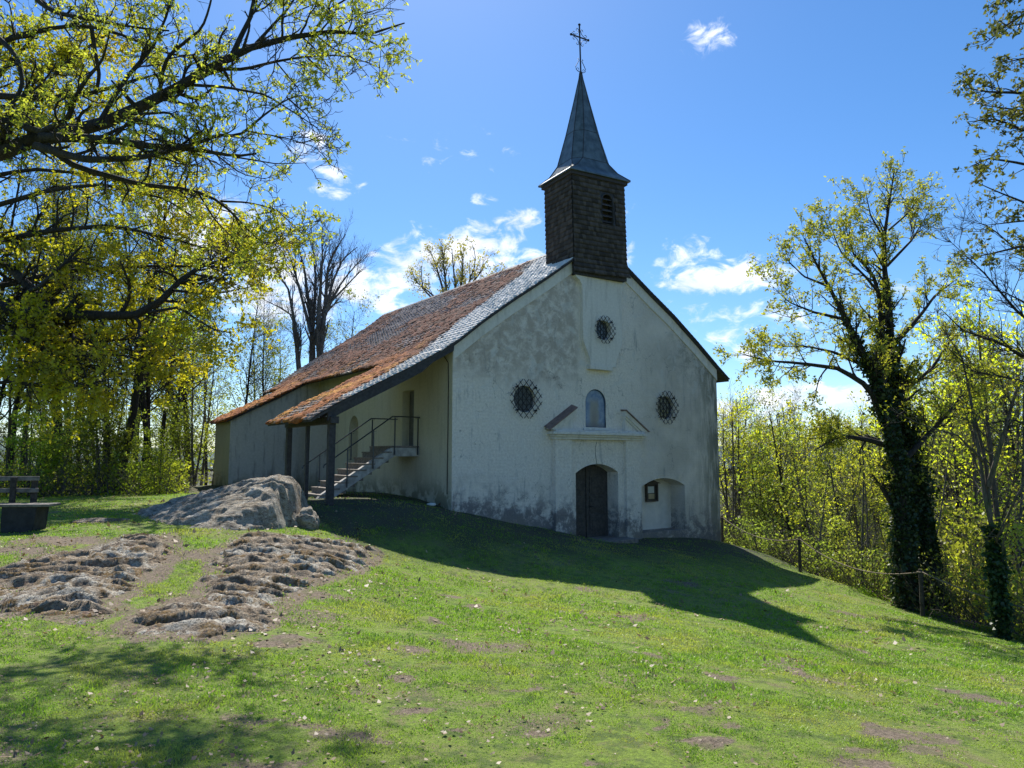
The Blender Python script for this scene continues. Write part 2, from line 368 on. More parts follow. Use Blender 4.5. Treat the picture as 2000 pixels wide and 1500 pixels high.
fo = g.attr('forest'); lf = g.mix(g.step(n3, .4, .6), (.05, .045, .025), (.15, .11, .07)); lf = g.mix(g.m('MULTIPLY', g.step(n2, .45, .55), .7), lf, (.05, .085, .02)); c = g.mix(fo, c, lf)
g.l.new(c, b.inputs['Base Color']); g.l.new(g.bump(g.m('ADD', n3, g.m('MULTIPLY', n4, .4)), .03, .9), b.inputs['Normal'])

m_grass = leafmat('grass_blades', (.15, .27, .018), (.35, .54, .035), (.44, .46, .09), .5)
m_dry = leafmat('dry_grass', (.28, .23, .12), (.42, .36, .22), None, .3)
m_litter = leafmat('dry_leaves', (.17, .10, .06), (.46, .35, .23), None, .2)
m_fl = leafmat('lilac_petals', (.38, .16, .36), (.50, .28, .46), None, .4)
m_lf_maple = leafmat('maple_spring_leaves', (.28, .29, .03), (.62, .60, .08), None, .62)
m_lf_yellow = leafmat('yellow_green_maple_leaves', (.58, .60, .03), (.86, .84, .05), (.80, .72, .04), .72)
m_lf_green = leafmat('fresh_green_leaves', (.22, .27, .04), (.40, .46, .075), (.42, .42, .07), .6)
m_lf_dark = leafmat('dense_wood_leaves', (.20, .26, .025), (.42, .50, .05), (.50, .50, .05), .65)
m_lf_lime = leafmat('lime_young_leaves', (.36, .41, .05), (.56, .59, .085), (.56, .50, .08), .62)
m_lf_amber = leafmat('amber_buds', (.35, .26, .06), (.50, .40, .10), None, .45)
m_lf_beech = leafmat('olive_beech_leaves', (.10, .11, .03), (.26, .25, .055), None, .45)
m_ivy = leafmat('ivy_leaves', (.018, .04, .012), (.05, .09, .025), None, .2)
m_bark = barkmat('dark_bark', (.014, .012, .011), (.04, .034, .03))
m_bark2 = barkmat('brown_bark', (.05, .042, .034), (.13, .11, .085), (.08, .10, .035))
m_bark3 = barkmat('grey_bark', (.06, .055, .052), (.14, .13, .12))

# ------------------------------------------------------------------ terrain
CH_A = radians(36.026); P0 = np.array([-1.7176, 20.0]); UU = np.array([cos(CH_A), sin(CH_A)]); VV = np.array([-sin(CH_A), cos(CH_A)])
def cw(s, t): return P0 + UU * s + VV * t
CP = [(0, 0, -.05), (0, 3.6, -.2), (-3, 4, -.12), (3, 4, -.35), (-6, 5, -.08), (6, 5, -.65), (-5, 8, -.12), (-8, 9, .02), (0, 8, -.52), (0, 11, -.82), (-3, 10, -.4), (-12, 13, .2), (-9, 13, .15), (-6, 12, .12), (-4.6, 13.6, .12), (0, 15, -1.0), (-1.3, 15.2, -.83), (-3, 15.3, -.38), (1.65, 14.9, -1.2),
      (-14, 22, .25), (-10, 25, .2), (-8, 19, .35), (3, 11, -1.05), (4.8, 10.3, -1.25), (8, 10, -1.5), (8.5, 13.5, -1.85), (10.4, 18, -2.42), (9.6, 23.3, -2.22), (8.5, 27.8, -1.95), (5, 16, -1.5), (1.5, 17.5, -.95),
      (12, 6, -1.3), (-12, 4, .1), (0, -6, .1), (12, -4, -1), (-12, -6, .2), (12, 12, -2.4), (6, 20, -1.6), (-16, 30, .1)]
for s, t, z in [(0, 0, .06), (-3.5, 0, .37), (-3.5, 3.3, .4), (0, 3, .35), (4.2, 0, -.83), (5.5, 0, -1.17), (8.8, 0, -1.28), (12, 0, -1.66), (13, 6, -1.9), (13, 16, -2.2), (-4, 8, .4), (-3.3, 11, .4), (-4, 15, .3), (0, 18, 0), (6, 19, -.8), (5.5, -2.5, -1.2), (2, -1.5, -.62), (0, -1.6, -.2), (-2, -1.5, .2)]:
    q = cw(s, t); CP.append((q[0], q[1], z))
CP = np.array(CP, float)
def _phi(r): return np.where(r > 0, r * r * np.log(r + 1e-9), 0)
_n = len(CP); _K = _phi(np.linalg.norm(CP[:, None, :2] - CP[None, :, :2], axis=2)) + np.eye(_n) * .6
_Pm = np.c_[np.ones(_n), CP[:, :2]]; _A = np.block([[_K, _Pm], [_Pm.T, np.zeros((3, 3))]])
_w = np.linalg.solve(_A, np.r_[CP[:, 2], 0, 0, 0])
FENCE_Y = np.array([-50, 6, 13, 18, 23.3, 27.8, 34, 60]); FENCE_X = np.array([14, 12.6, 11.6, 10.62, 9.66, 8.42, 7, 6])


def height(x, y):
    x = np.atleast_1d(np.asarray(x, float)); y = np.atleast_1d(np.asarray(y, float))
    xc = np.clip(x, -16, 12.5); yc = np.clip(y, -6, 36); out = np.empty(x.shape).ravel(); X = xc.ravel(); Yv = yc.ravel()
    for i in range(0, len(X), 20000):
        a = X[i:i + 20000]; b = Yv[i:i + 20000]
        out[i:i + 20000] = _phi(np.hypot(a[:, None] - CP[None, :, 0], b[:, None] - CP[None, :, 1])) @ _w[:_n] + _w[_n] + _w[_n + 1] * a + _w[_n + 2] * b
    z = out.reshape(x.shape)
    dr = np.maximum(x - np.interp(y, FENCE_Y, FENCE_X) - .5, 0); z = z - 9 * (1 - np.exp(-dr * .62 / 9)) - np.clip(dr - 15, 0, 80) * .3
    db = np.maximum(y - 34, 0); z = z - np.clip(db, 0, 90) * .28 * (1 - np.exp(-db / 8))
    dl = np.maximum(-x - 22, 0); z = z - np.clip(dl, 0, 90) * .25
    z = np.where(np.hypot(x, y) > 250, np.minimum(z, -25), z)
    nz = fbm(p3(x.ravel(), y.ravel()) * .5, 3, 5).reshape(x.shape) * .035 + fbm(p3(x.ravel(), y.ravel()) * 4, 2, 9).reshape(x.shape) * .008
    return z + nz * (1 + np.clip(np.hypot(x, y) - 40, 0, 200) * .3)


def gpt(px, py):
    """where the ray through a spot of the lawn meets the ground"""
    r = ray(px, py); k = np.linspace(2.5, 45, 900); h = height(r[0] * k, r[1] * k); z = EYE + r[2] * k
    i = np.argmax(z < h); return np.array([r[0] * k[i], r[1] * k[i], h[i]])


def inpoly(x, y, poly):
    c = np.zeros(x.shape, bool); n = len(poly)
    for i in range(n):
        x1, y1 = poly[i]; x2, y2 = poly[(i + 1) % n]
        c ^= ((y1 > y) != (y2 > y)) & (x < (x2 - x1) * (y - y1) / (y2 - y1 + 1e-12) + x1)
    return c


def edgedist(x, y, poly):
    d = np.full(x.shape, 1e9); n = len(poly)
    for i in range(n):
        a = np.array(poly[i]); b = np.array(poly[(i + 1) % n]); ab = b - a
        t = np.clip(((x - a[0]) * ab[0] + (y - a[1]) * ab[1]) / (ab @ ab + 1e-12), 0, 1)
        d = np.minimum(d, np.hypot(x - a[0] - t * ab[0], y - a[1] - t * ab[1]))
    return np.where(inpoly(x, y, poly), d, -d)


ROCKS = [  # outlines of the bare rock, each a thing of its own
    ([(120, 1085), (235, 1050), (345, 1040), (356, 1080), (320, 1125), (270, 1150), (235, 1175), (260, 1195), (150, 1225), (60, 1200), (-60, 1215), (-80, 1140), (-20, 1120), (40, 1095), (90, 1075)], .10, 'long grey and ochre rock outcrop in the grass in front of the bench'),
    ([(455, 1045), (560, 1045), (660, 1058), (735, 1070), (745, 1092), (710, 1118), (640, 1135), (600, 1150), (575, 1190), (515, 1232), (420, 1250), (330, 1245), (270, 1255), (225, 1225), (290, 1190), (370, 1160), (400, 1125), (400, 1095), (430, 1068)], .13, 'broad layered grey and ochre rock ledge in the lawn just below the big boulder'),
]
ROCKS = [([tuple(gpt(*q)[:2]) for q in pl], hgt, lab) for pl, hgt, lab in ROCKS]
SOILS = [(557, 1252, 40, 14, 1.5), (837, 1211, 17, 6, 1.5), (820, 1275, 40, 9, 1), (905, 1257, 60, 10, .8), (810, 1320, 30, 9, 1.1), (975, 1305, 35, 9, .8), (700, 1345, 25, 8, .8), (815, 1393, 30, 8, 1.1), (1015, 1345, 34, 10, .9), (1135, 1362, 30, 9, .9), (890, 1432, 50, 9, .9), (1065, 1440, 45, 10, .8),
         (715, 1440, 45, 14, 1), (1290, 1282, 26, 10, 1), (1420, 1325, 28, 8, .9), (1392, 1450, 40, 14, 1.3), (1360, 1388, 55, 14, .8), (1440, 1420, 30, 11, .9), (1660, 1200, 28, 5, 1.2), (1683, 1270, 22, 8, 1), (1540, 1308, 25, 7, .9), (1600, 1325, 22, 6, .8), (1900, 1362, 34, 9, 1.1), (1985, 1378, 36, 9, 1), (1780, 1440, 70, 9, 1.2), (1840, 1475, 50, 9, 1.2), (1720, 1425, 25, 8, 1.2),
         (1640, 1450, 60, 10, .8), (1670, 1492, 50, 12, 1.2), (1290, 1420, 20, 7, .9), (1200, 1500, 40, 8, .9), (470, 1410, 90, 16, .8), (520, 1480, 80, 14, .8), (620, 1430, 60, 12, .7), (1240, 1205, 30, 6, .8), (1140, 1150, 25, 5, .7), (925, 1185, 25, 5, .8), (1335, 1140, 40, 6, .6), (880, 1165, 30, 5, .7),
         (120, 1055, 90, 10, 1.2), (300, 1165, 70, 12, .6), (560, 1195, 60, 14, .7), (380, 1200, 60, 20, .6), (640, 1165, 60, 10, .9), (170, 1060, 70, 8, 1), (40, 1075, 90, 10, 1.2), (240, 1240, 120, 14, .6), (600, 1260, 60, 10, .6), (380, 1085, 26, 14, .8), (60, 1230, 120, 18, .5), (330, 1330, 160, 14, .35)]
SOILW = []
for (px, py, wx, wy, amp) in SOILS:
    q = gpt(px, py); d = np.hypot(q[0], q[1]); rx = wx * d / 1360; q2 = gpt(px, min(py + wy, 1560)); q1 = gpt(px, py - wy); SOILW.append((q[0], q[1], rx, max(abs(q1[1] - q2[1]) / 2, .05), amp))


def soilmask(x, y):
    s = np.zeros(x.shape)
    wx_ = fbm(p3(x.ravel(), y.ravel()) * 3.5, 3, 131).reshape(x.shape) * .16; wy_ = fbm(p3(x.ravel(), y.ravel()) * 3.5, 3, 137).reshape(x.shape) * .2
    for (cx, cy, rx, ry, a) in SOILW: s = np.maximum(s, a * np.exp(-(((x + wx_ - cx) / rx) ** 2 + ((y + wy_ - cy) / ry) ** 2) * 1.1))
    nz = fbm(p3(x.ravel(), y.ravel()) * 2.2, 4, 31).reshape(x.shape)
    s = s + nz * .22 + np.clip(fbm(p3(x.ravel(), y.ravel()) * .9, 3, 77).reshape(x.shape) - .35, 0, 1) * .5
    for pl, hgt, lab in ROCKS:
        near = (x > min(p[0] for p in pl) - 1) & (x < max(p[0] for p in pl) + 1) & (y > min(p[1] for p in pl) - 1) & (y < max(p[1] for p in pl) + 1)
        e = np.full(x.shape, -9.); e[near] = edgedist(x[near], y[near], pl); s = np.maximum(s, np.clip(1 + e / .16, 0, 1) * .75 + nz * .25)
    # bare ground along the wall; less grass also deepens the chapel's shadow
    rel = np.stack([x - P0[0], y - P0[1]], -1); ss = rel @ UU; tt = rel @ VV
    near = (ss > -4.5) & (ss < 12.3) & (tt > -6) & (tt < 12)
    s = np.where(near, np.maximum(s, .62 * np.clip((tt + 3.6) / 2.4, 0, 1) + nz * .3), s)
    return np.clip(s, 0, 1)


def forestmask(x, y):
    dr = x - np.interp(y, FENCE_Y, FENCE_X) - .9
    lft = np.clip((y - 23.5 + np.clip(x + 14, -20, 20) * .25) / 3, 0, 1) * (x < -4)
    return np.clip(np.maximum(np.maximum(np.clip(dr / 1.2, 0, 1), lft), np.clip((y - 38) / 5, 0, 1)), 0, 1)


def spaced(lo, hi, d, far, growth=1.16):
    a = list(np.arange(lo, hi, d)); st = d; x = a[-1]
    while x < far: st *= growth; x += st; a.append(x)
    st = d; x = a[0]; b = []
    while x > -far: st *= growth; x -= st; b.append(x)
    return np.array(b[::-1] + a)


gx = spaced(-11, 12.5, .085, 4000); gy = spaced(2.5, 26, .085, 4000)
GX, GY = np.meshgrid(gx, gy); GZ = height(GX, GY)
SM = soilmask(GX, GY); FM = forestmask(GX, GY)
mound = np.zeros(GX.shape)
for (cx, cy, rx, ry, a) in SOILW:
    if a > 1.25: mound += .05 * np.exp(-(((GX - cx) / rx) ** 2 + ((GY - cy) / ry) ** 2) * 1.5)
GZ = GZ + mound - .012 * SM
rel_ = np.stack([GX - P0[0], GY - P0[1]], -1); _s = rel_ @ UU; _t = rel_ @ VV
SHADE_M = np.clip((_t + 4.6 + fbm(p3(GX.ravel(), GY.ravel()), 3, 8).reshape(GX.shape)) / 2.2, 0, 1) * ((_s > -4.4) & (_s < 12.6) & (_t < 9.3)) * .85  # mask for the shade painted on the ground around the chapel front
nxg, nyg = len(gx), len(gy); idx = np.arange(nxg * nyg).reshape(nyg, nxg)
Fq = np.stack([idx[:-1, :-1], idx[:-1, 1:], idx[1:, 1:], idx[1:, :-1]], -1).reshape(-1, 4)
ground = npmesh('ground', np.stack([GX, GY, GZ], -1).reshape(-1, 3), [Fq], m_ground, smooth=True, attrs={'soil': SM.ravel(), 'forest': FM.ravel(), 'painted_shade': SHADE_M.ravel()})
tag(ground, kind='structure')

# far hills
hv = []; hf = []
for i in range(181):
    a = i / 180 * 2 * pi; h = 20 + 34 * (fbm(np.array([[cos(a) * 3, sin(a) * 3, 0]]), 4, 3)[0] + .6)
    hv += [(cos(a) * 2400, sin(a) * 2400, -40), (cos(a) * 3000, sin(a) * 3000, max(h, 5)), (cos(a) * 3700, sin(a) * 3700, -40)]
for i in range(180): hf += [(i * 3, i * 3 + 3, i * 3 + 4, i * 3 + 1), (i * 3 + 1, i * 3 + 4, i * 3 + 5, i * 3 + 2)]
m_hill = simple('wooded_hills', (.07, .11, .10), .95, var=.3, scale=.01, bump=0)
tag(npmesh('hills', hv, [hf], m_hill, smooth=True), kind='structure')

# ------------------------------------------------------------------ grass, dry leaves
rng = np.random.default_rng(7)
def kites(P, A, B, ln, wd, bend=None):
    """leaf-like kites at P, long axis A, width axis B -> verts, quads"""
    n = len(P); ln = np.broadcast_to(ln, (n,))[:, None]; wd = np.broadcast_to(wd, (n,))[:, None]
    mid = P + A * ln * .45; tip = P + A * ln
    if bend is not None: tip = tip + bend
    V = np.stack([P, mid + B * wd / 2, tip, mid - B * wd / 2], 1).reshape(-1, 3)
    return V, np.arange(4 * n).reshape(n, 4)
def unit(a): return a / (np.linalg.norm(a, axis=-1, keepdims=True) + 1e-9)
def rvec(n, rg): return unit(rg.normal(size=(n, 3)))


def scatter(n, ymin, ymax, rg, wid=.80):
    y = ymin * (ymax / ymin) ** rg.random(n); x = (rg.random(n) * 2 - 1) * (wid * y + .3); return x, y


def in_building(x, y):
    rel = np.stack([x - P0[0], y - P0[1]], -1); ss = rel @ UU; tt = rel @ VV
    return (ss > -.05) & (ss < 12.3) & (tt > -.02) & (tt < 17)


def blades(name, n, ymin, ymax, mat, soilmax, label, cat, hmul=1, seed=1):
    rg = np.random.default_rng(seed); x, y = scatter(n, ymin, ymax, rg); s = soilmask(x, y); f = forestmask(x, y)
    k = (s < soilmax * rg.random(n) + .12) & (f < .6) & ~in_building(x, y); x = x[k]; y = y[k]; n = len(x); z = height(x, y)
    P = np.stack([x, y, z - .004], -1); lush = np.clip(fbm(P * 1.3, 3, 55) * .5 + .6, .25, 1.3)
    tilt = rg.normal(size=(n, 3)) * .55; tilt[:, 2] = 1; A = unit(tilt); th = rg.random(n) * 2 * pi; B = np.stack([np.cos(th), np.sin(th), 0 * th], -1)
    sc = np.clip(y / 5, .8, 2.6); tuft = np.clip(fbm(P * 5, 2, 91) * 1.2, 0, 1); ln = (.014 + .028 * rg.random(n) + .045 * tuft) * lush * hmul * np.sqrt(sc); wd = (.004 + .003 * rg.random(n)) * sc
    bend = np.stack([np.cos(th + 1.5), np.sin(th + 1.5), -.4 + 0 * th], -1) * ln[:, None] * .35
    V, F = kites(P, A, B, ln, wd, bend); o = npmesh(name, V, [F], mat); tag(o, label, cat, kind='stuff'); return o


blades('grass', 480000, 3.1, 27, m_grass, .75, 'short fresh green lawn grass around the chapel', 'grass', 1.0, 1)
blades('dry_grass', 60000, 3.1, 20, m_dry, 1.0, 'dry pale grass blades mixed into the lawn', 'grass', .8, 2)


def litter(n, seed):
    rg = np.random.default_rng(seed); x, y = scatter(n, 3.1, 24, rg); d = fbm(p3(x, y) * .8, 3, 12)
    left = np.clip((-x / y + .35) * 1.2, 0, 1) * .75
    k = ((d + left + .55 * soilmask(x, y)) > rg.random(n) * 1.7) & ~in_building(x, y); x = x[k]; y = y[k]; n = len(x); z = height(x, y)
    A = rg.normal(size=(n, 3)); A[:, 2] *= .25; A = unit(A); up = np.tile([0, 0, 1.], (n, 1)) + rg.normal(size=(n, 3)) * .3; B = unit(np.cross(A, up))
    ln = (.014 + .040 * rg.random(n) ** 2) * np.clip(y / 6, .8, 2); V, F = kites(np.stack([x, y, z + .012 + .015 * rg.random(n)], -1), A, B, ln, ln * .75, np.c_[0 * ln, 0 * ln, ln * .4 * rg.random(n)])
    tag(npmesh('leaf_litter', V, [F], m_litter), 'scattered small dead brown and cream leaves lying on the lawn', 'dead leaves', kind='stuff')
litter(26000, 5)

# ------------------------------------------------------------------ rocks
for k, (pl, hgt, lab) in enumerate(ROCKS):
    x0 = min(p[0] for p in pl) - .1; x1 = max(p[0] for p in pl) + .1; y0 = min(p[1] for p in pl) - .1; y1 = max(p[1] for p in pl) + .1
    st = .03; xs = np.arange(x0, x1, st); ys = np.arange(y0, y1, st); X, Y = np.meshgrid(xs, ys)
    e = edgedist(X, Y, pl) + fbm(p3(X.ravel(), Y.ravel()) * 2.5, 4, 3 + k).reshape(X.shape) * .14
    a = .6; rx = X * cos(a) + Y * sin(a); ry = -X * sin(a) + Y * cos(a)
    rid = 1 - np.abs(fbm(np.stack([rx.ravel() * .9, ry.ravel() * 3.2, 0 * rx.ravel()], -1), 5, 11 + k, .55)).reshape(X.shape)
    big = fbm(p3(X.ravel(), Y.ravel()) * 1.1, 3, 21 + k).reshape(X.shape)
    fine = fbm(p3(X.ravel(), Y.ravel()) * 9, 3, 41 + k).reshape(X.shape)
    tl = ry * 2.6 + fbm(p3(X.ravel(), Y.ravel()) * 1.2, 4, 61 + k).reshape(X.shape) * .9; fr_ = tl - np.floor(tl); ledge = (1 - fr_) * np.clip(fr_ / .12, 0, 1)
    Z = height(X, Y) - .06 + np.clip(e / .4, -.4, 1) * .075 + np.clip(e / .5, 0, 1) * hgt * .7 * (.5 + .35 * np.clip(big + .4, 0, 1.4)) + np.clip(e / .15, 0, 1) * ((rid - .6) * .07 + fine * .022 + (ledge - .4) * .10)
    keep = e > -.12; nI = len(xs); idx = np.arange(X.size).reshape(X.shape); Fq = np.stack([idx[:-1, :-1], idx[:-1, 1:], idx[1:, 1:], idx[1:, :-1]], -1).reshape(-1, 4)
    Fq = Fq[keep.ravel()[Fq].all(1)]; used = np.unique(Fq); mp = -np.ones(X.size, int); mp[used] = np.arange(len(used))
    Vv = np.stack([X, Y, Z], -1).reshape(-1, 3)[used]; c = Vv.mean(0); c[2] = Vv[:, 2].min()
    tag(npmesh('rock_outcrop', Vv - c, [mp[Fq]], m_outcrop, smooth=True, loc=tuple(c)), lab, 'rock', 'rocks in the lawn left of the chapel')


def boulder(name, c, half, seed, lab, n=5, shape=None, rz=0, mat=None, rough=.16):
    import bmesh
    bm = bmesh.new(); bmesh.ops.create_icosphere(bm, subdivisions=n, radius=1); P = np.array([v.co[:] for v in bm.verts]); F = np.array([[v.index for v in f.verts] for f in bm.faces]); bm.free()
    D = fbm(P * 1.3 + seed, 3, seed) * .16 + (1 - np.abs(fbm(np.stack([P[:, 0] * 1.6 + P[:, 2], P[:, 1] * 2, P[:, 2] * 5], -1) + seed, 5, seed + 3)) - .6) * rough + fbm(P * 9, 3, seed + 9) * .02
    P = np.sign(P) * np.abs(P) ** .9; P = P * (1 + D)[:, None]
    if shape: P = shape(P)
    P = P * half; tag(npmesh(name, P, [F], mat or m_boulder, smooth=True, loc=tuple(c)), lab, 'rock', 'rocks in the lawn left of the chapel').rotation_euler[2] = rz


def bigshape(P):
    # high blunt end to the right, long low tail to the left
    f = np.clip((P[:, 0] + 1) / 1.75, 0, 1); prof = .38 + .62 * np.sin(np.clip(f, 0, 1) * 1.57) ** 1.2
    P = P.copy(); P[:, 2] = np.where(P[:, 2] > 0, P[:, 2] * prof, P[:, 2]); P[:, 1] *= .7 + .3 * f
    P[:, 0] += np.where(P[:, 2] > 0, -.04, 0) * P[:, 2]
    return P
BPL = [tuple(gpt(*q)[:2]) for q in [(268, 1014), (300, 1026), (370, 1034), (450, 1036), (520, 1036), (580, 1030), (614, 1010)]]
BPL += [(-4.75, 16.6), (-5.4, 17.3), (-6.6, 17.5), (-8.0, 17.0), (-9.0, 16.2)]
x0 = min(p[0] for p in BPL) - .1; x1 = max(p[0] for p in BPL) + .1; y0 = min(p[1] for p in BPL) - .1; y1 = max(p[1] for p in BPL) + .1
xs = np.arange(x0, x1, .028); ys = np.arange(y0, y1, .028); X, Y = np.meshgrid(xs, ys); e = edgedist(X, Y, BPL) + fbm(p3(X.ravel(), Y.ravel()) * 2, 4, 203).reshape(X.shape) * .07
pxx = 1000 + 1360 * X / Y; Hx = np.interp(pxx, [262, 300, 330, 400, 470, 535, 575, 600, 618], [.10, .26, .34, .54, .74, .96, .90, .66, .38]) - .06
fr = np.interp(X, [p[0] for p in BPL[:7]], [p[1] for p in BPL[:7]]); v = np.clip((Y - fr) / 2.1, 0, 1.6); prof = np.where(v < 1, np.sin(v * pi / 2) ** .85, 1 - (v - 1) * 1.1)
lip = np.interp(pxx, [270, 420, 500, 600], [.05, .08, .22, .28])
a = .35; rx = X * cos(a) + Y * sin(a); ry = -X * sin(a) + Y * cos(a); rid = 1 - np.abs(fbm(np.stack([rx.ravel() * .8, ry.ravel() * 2.3, 0 * rx.ravel()], -1), 5, 211, .55)).reshape(X.shape)
fine = fbm(p3(X.ravel(), Y.ravel()) * 8, 4, 221).reshape(X.shape)
tl = ry * 1.7 + X * .25 + fbm(p3(X.ravel(), Y.ravel()) * 1.0, 4, 261).reshape(X.shape) * .8; fr_ = tl - np.floor(tl); ledge = (1 - fr_) * np.clip(fr_ / .15, 0, 1)
Z = height(X, Y) - .1 + np.clip(e / .3, 0, 1) * (ledge - .4) * .08 + np.clip(e / .05, -1, 1) * lip * .6 + np.clip(e / .25, 0, 1) * (np.maximum(Hx - lip * .5, .03) * np.clip(prof, 0, 1) + lip * .35 + (rid - .6) * .11 + fine * .026)
keep = e > -.06; nI = len(xs); idx = np.arange(X.size).reshape(X.shape); Fq = np.stack([idx[:-1, :-1], idx[:-1, 1:], idx[1:, 1:], idx[1:, :-1]], -1).reshape(-1, 4)
Fq = Fq[keep.ravel()[Fq].all(1)]; used = np.unique(Fq); mp = -np.ones(X.size, int); mp[used] = np.arange(len(used)); Vv = np.stack([X, Y, Z], -1).reshape(-1, 3)[used]; c = Vv.mean(0); c[2] = Vv[:, 2].min()
tag(npmesh('boulder', Vv - c, [mp[Fq]], m_boulder, smooth=True, loc=tuple(c)), 'large grey lichened boulder with a high steep right end beside the stairs', 'rock', 'rocks in the lawn left of the chapel')
boulder('boulder', (-4.5, 15.5, .12), np.array([.24, .30, .33]), 9, 'small knobbly stone at the right foot of the large boulder', 4)
boulder('boulder', (-8.5, 14.6, .10), np.array([.85, .45, .2]), 13, 'low flat rock slab at the left foot of the large boulder', 5, mat=m_outcrop)
boulder('boulder', (-7.0, 13.7, .06), np.array([1.1, .35, .10]), 17, 'low rock slab in front of the middle of the large boulder', 5, mat=m_outcrop)
q = gpt(842, 987); boulder('pale_stone', (q[0], q[1], q[2] + .02), np.array([.14, .09, .05]), 23, 'small flat pale stone lying in the shade by the left corner of the front wall', 3, mat=m_paper)

# ------------------------------------------------------------------ chapel (local axes: x along the front, y to the rear, z up)
CH = empty('chapel', (P0[0], P0[1], 0), CH_A, label='old whitewashed hilltop chapel with a mossy tiled roof and a shingled bell tower', cat='chapel')
AX = 5.85
LD = [0, 1.25, 2.5, 3.73, 4.87, 5.85, 7.25, 8.15, 9.3, 10.05, 10.6]; LZ = [9.17, 8.17, 7.28, 6.46, 5.65, 4.87, 4.07, 3.6, 3.0, 2.55, 2.25]
RD = [0, 1.1, 2.4, 3.6, 5.0, 6.3, 6.8]; RZ = [9.17, 8.30, 7.5, 6.80, 5.86, 4.93, 4.6]
def roofz(s):
    d = AX - s; return float(np.interp(d, LD, LZ)) if d >= 0 else float(np.interp(-d, RD, RZ))


def arch(x0, x1, zb, zs, zc, n=14):
    """outline of an arched opening, counter-clockwise from lower left"""
    w_ = (x1 - x0) / 2; h = zc - zs; cx = (x0 + x1) / 2; pts = [(x0, zb), (x1, zb)]
    if h >= w_ * .98:
        for i in range(n + 1): a = pi * i / n; pts.append((cx + w_ * cos(a), zs + h * sin(a)))
    else:
        R = (w_ * w_ + h * h) / (2 * h); a0 = math.asin(w_ / R)
        for i in range(n + 1): a = a0 - 2 * a0 * i / n; pts.append((cx + R * sin(a), zc - R + R * cos(a)))
    return pts
def circle(cx, cz, r, n=32): return [(cx + r * cos(2 * pi * i / n), cz + r * sin(2 * pi * i / n)) for i in range(n)]


def holed(mb, outline, holes, f):
    """flat wall with holes; holes = [(pts, depth)]; f(a, b, depth) -> 3-D"""
    loops = [outline] + [h for h, d in holes]; V = [f(a, b, 0) for lp in loops for (a, b) in lp]
    tri = tessellate_polygon([[Vector((a, b, 0)) for a, b in lp] for lp in loops]); mb.add(V, [tuple(t) for t in tri])
    for h, d in holes:
        n = len(h); mb.add([f(a, b, 0) for a, b in h] + [f(a, b, d) for a, b in h], [(i, (i + 1) % n, (i + 1) % n + n, i + n) for i in range(n)])


front = lambda a, b, d: (a, d, b)
door_o = arch(4.62, 6.52, -1.6, 1.04, 1.33); niche_o = arch(7.72, 9.98, -1.07, .52, .80); pic_o = arch(5.13, 6.06, 2.54, 3.36, 3.82)
OC = [(2.61, 3.35, .42, 'left'), (9.04, 3.34, .42, 'right'), (5.86, 5.84, .33, 'top')]
mb = MB(); top = [(s, roofz(s) - .16) for s in (12.0, 10.86, 9.45, 8.2, 7, 5.85, 4.6, 3.4, 2.1, 1, 0)]
holed(mb, [(0, -2.6), (12.0, -2.6)] + top, [(door_o, .5), (niche_o, .7), (pic_o, .09)] + [(circle(x, z, r), .16) for x, z, r, _ in OC], front)
FW = mb.build('front_wall', m_front, CH)
mb = MB(); mb.prism([(7.6, -1.2), (10.1, -1.2), (10.1, .95), (7.6, .95)], lambda a, b: (a, .69, b), lambda a, b: (a, .72, b)); mb.build('niche_back', simple('clean_niche_plaster', (.66, .61, .55), .88, var=.08, scale=3, bump=.01), CH)
# smooth band below the verge, both slopes
for sgn in (-1, 1):
    mb = MB()
    ss = np.linspace(0.0, 4.58, 14) if sgn < 0 else np.linspace(7.02, 12.0, 14)
    for a, b_ in zip(ss[:-1], ss[1:]):
        wa = .42; za, zb = roofz(a) - .09, roofz(b_) - .09
        mb.add([(a, -.035, za), (b_, -.035, zb), (b_, -.035, zb - wa), (a, -.035, za - wa), (a, .0, za - wa), (b_, .0, zb - wa)], [(0, 3, 2, 1), (3, 4, 5, 2)])
    mb.build('verge_band', m_trim, CH)
# scroll panel
P_ = [(4.62, 7.95), (4.62, 7.62), (4.66, 7.52), (4.80, 7.42), (4.90, 7.28), (4.93, 7.1), (4.93, 5.50), (4.97, 5.32), (5.10, 5.08), (5.20, 4.88), (5.24, 4.70), (5.25, 4.60), (6.19, 4.60)]
P_ += [(2 * 5.72 + .2 - x + .02, z) for x, z in P_[-2::-1]]
P_ = [(min(x, 6.86), z) if z > 4.7 else (x, z) for x, z in P_]
mb = MB(); hole = circle(5.86, 5.84, .34)
n0 = len(P_); holed(mb, P_[::-1], [(hole[::-1], .15)], lambda a, b, d: (a, -.15 + d, b))
mb.add([(a, -.15, b) for a, b in P_] + [(a, 0, b) for a, b in P_], [(i, (i + 1) % n0, (i + 1) % n0 + n0, i + n0) for i in range(n0)])
mb.box((5.2, -.2, 4.47), (6.24, 0, 4.6))
mb.build('scroll_panel', m_trim, CH)
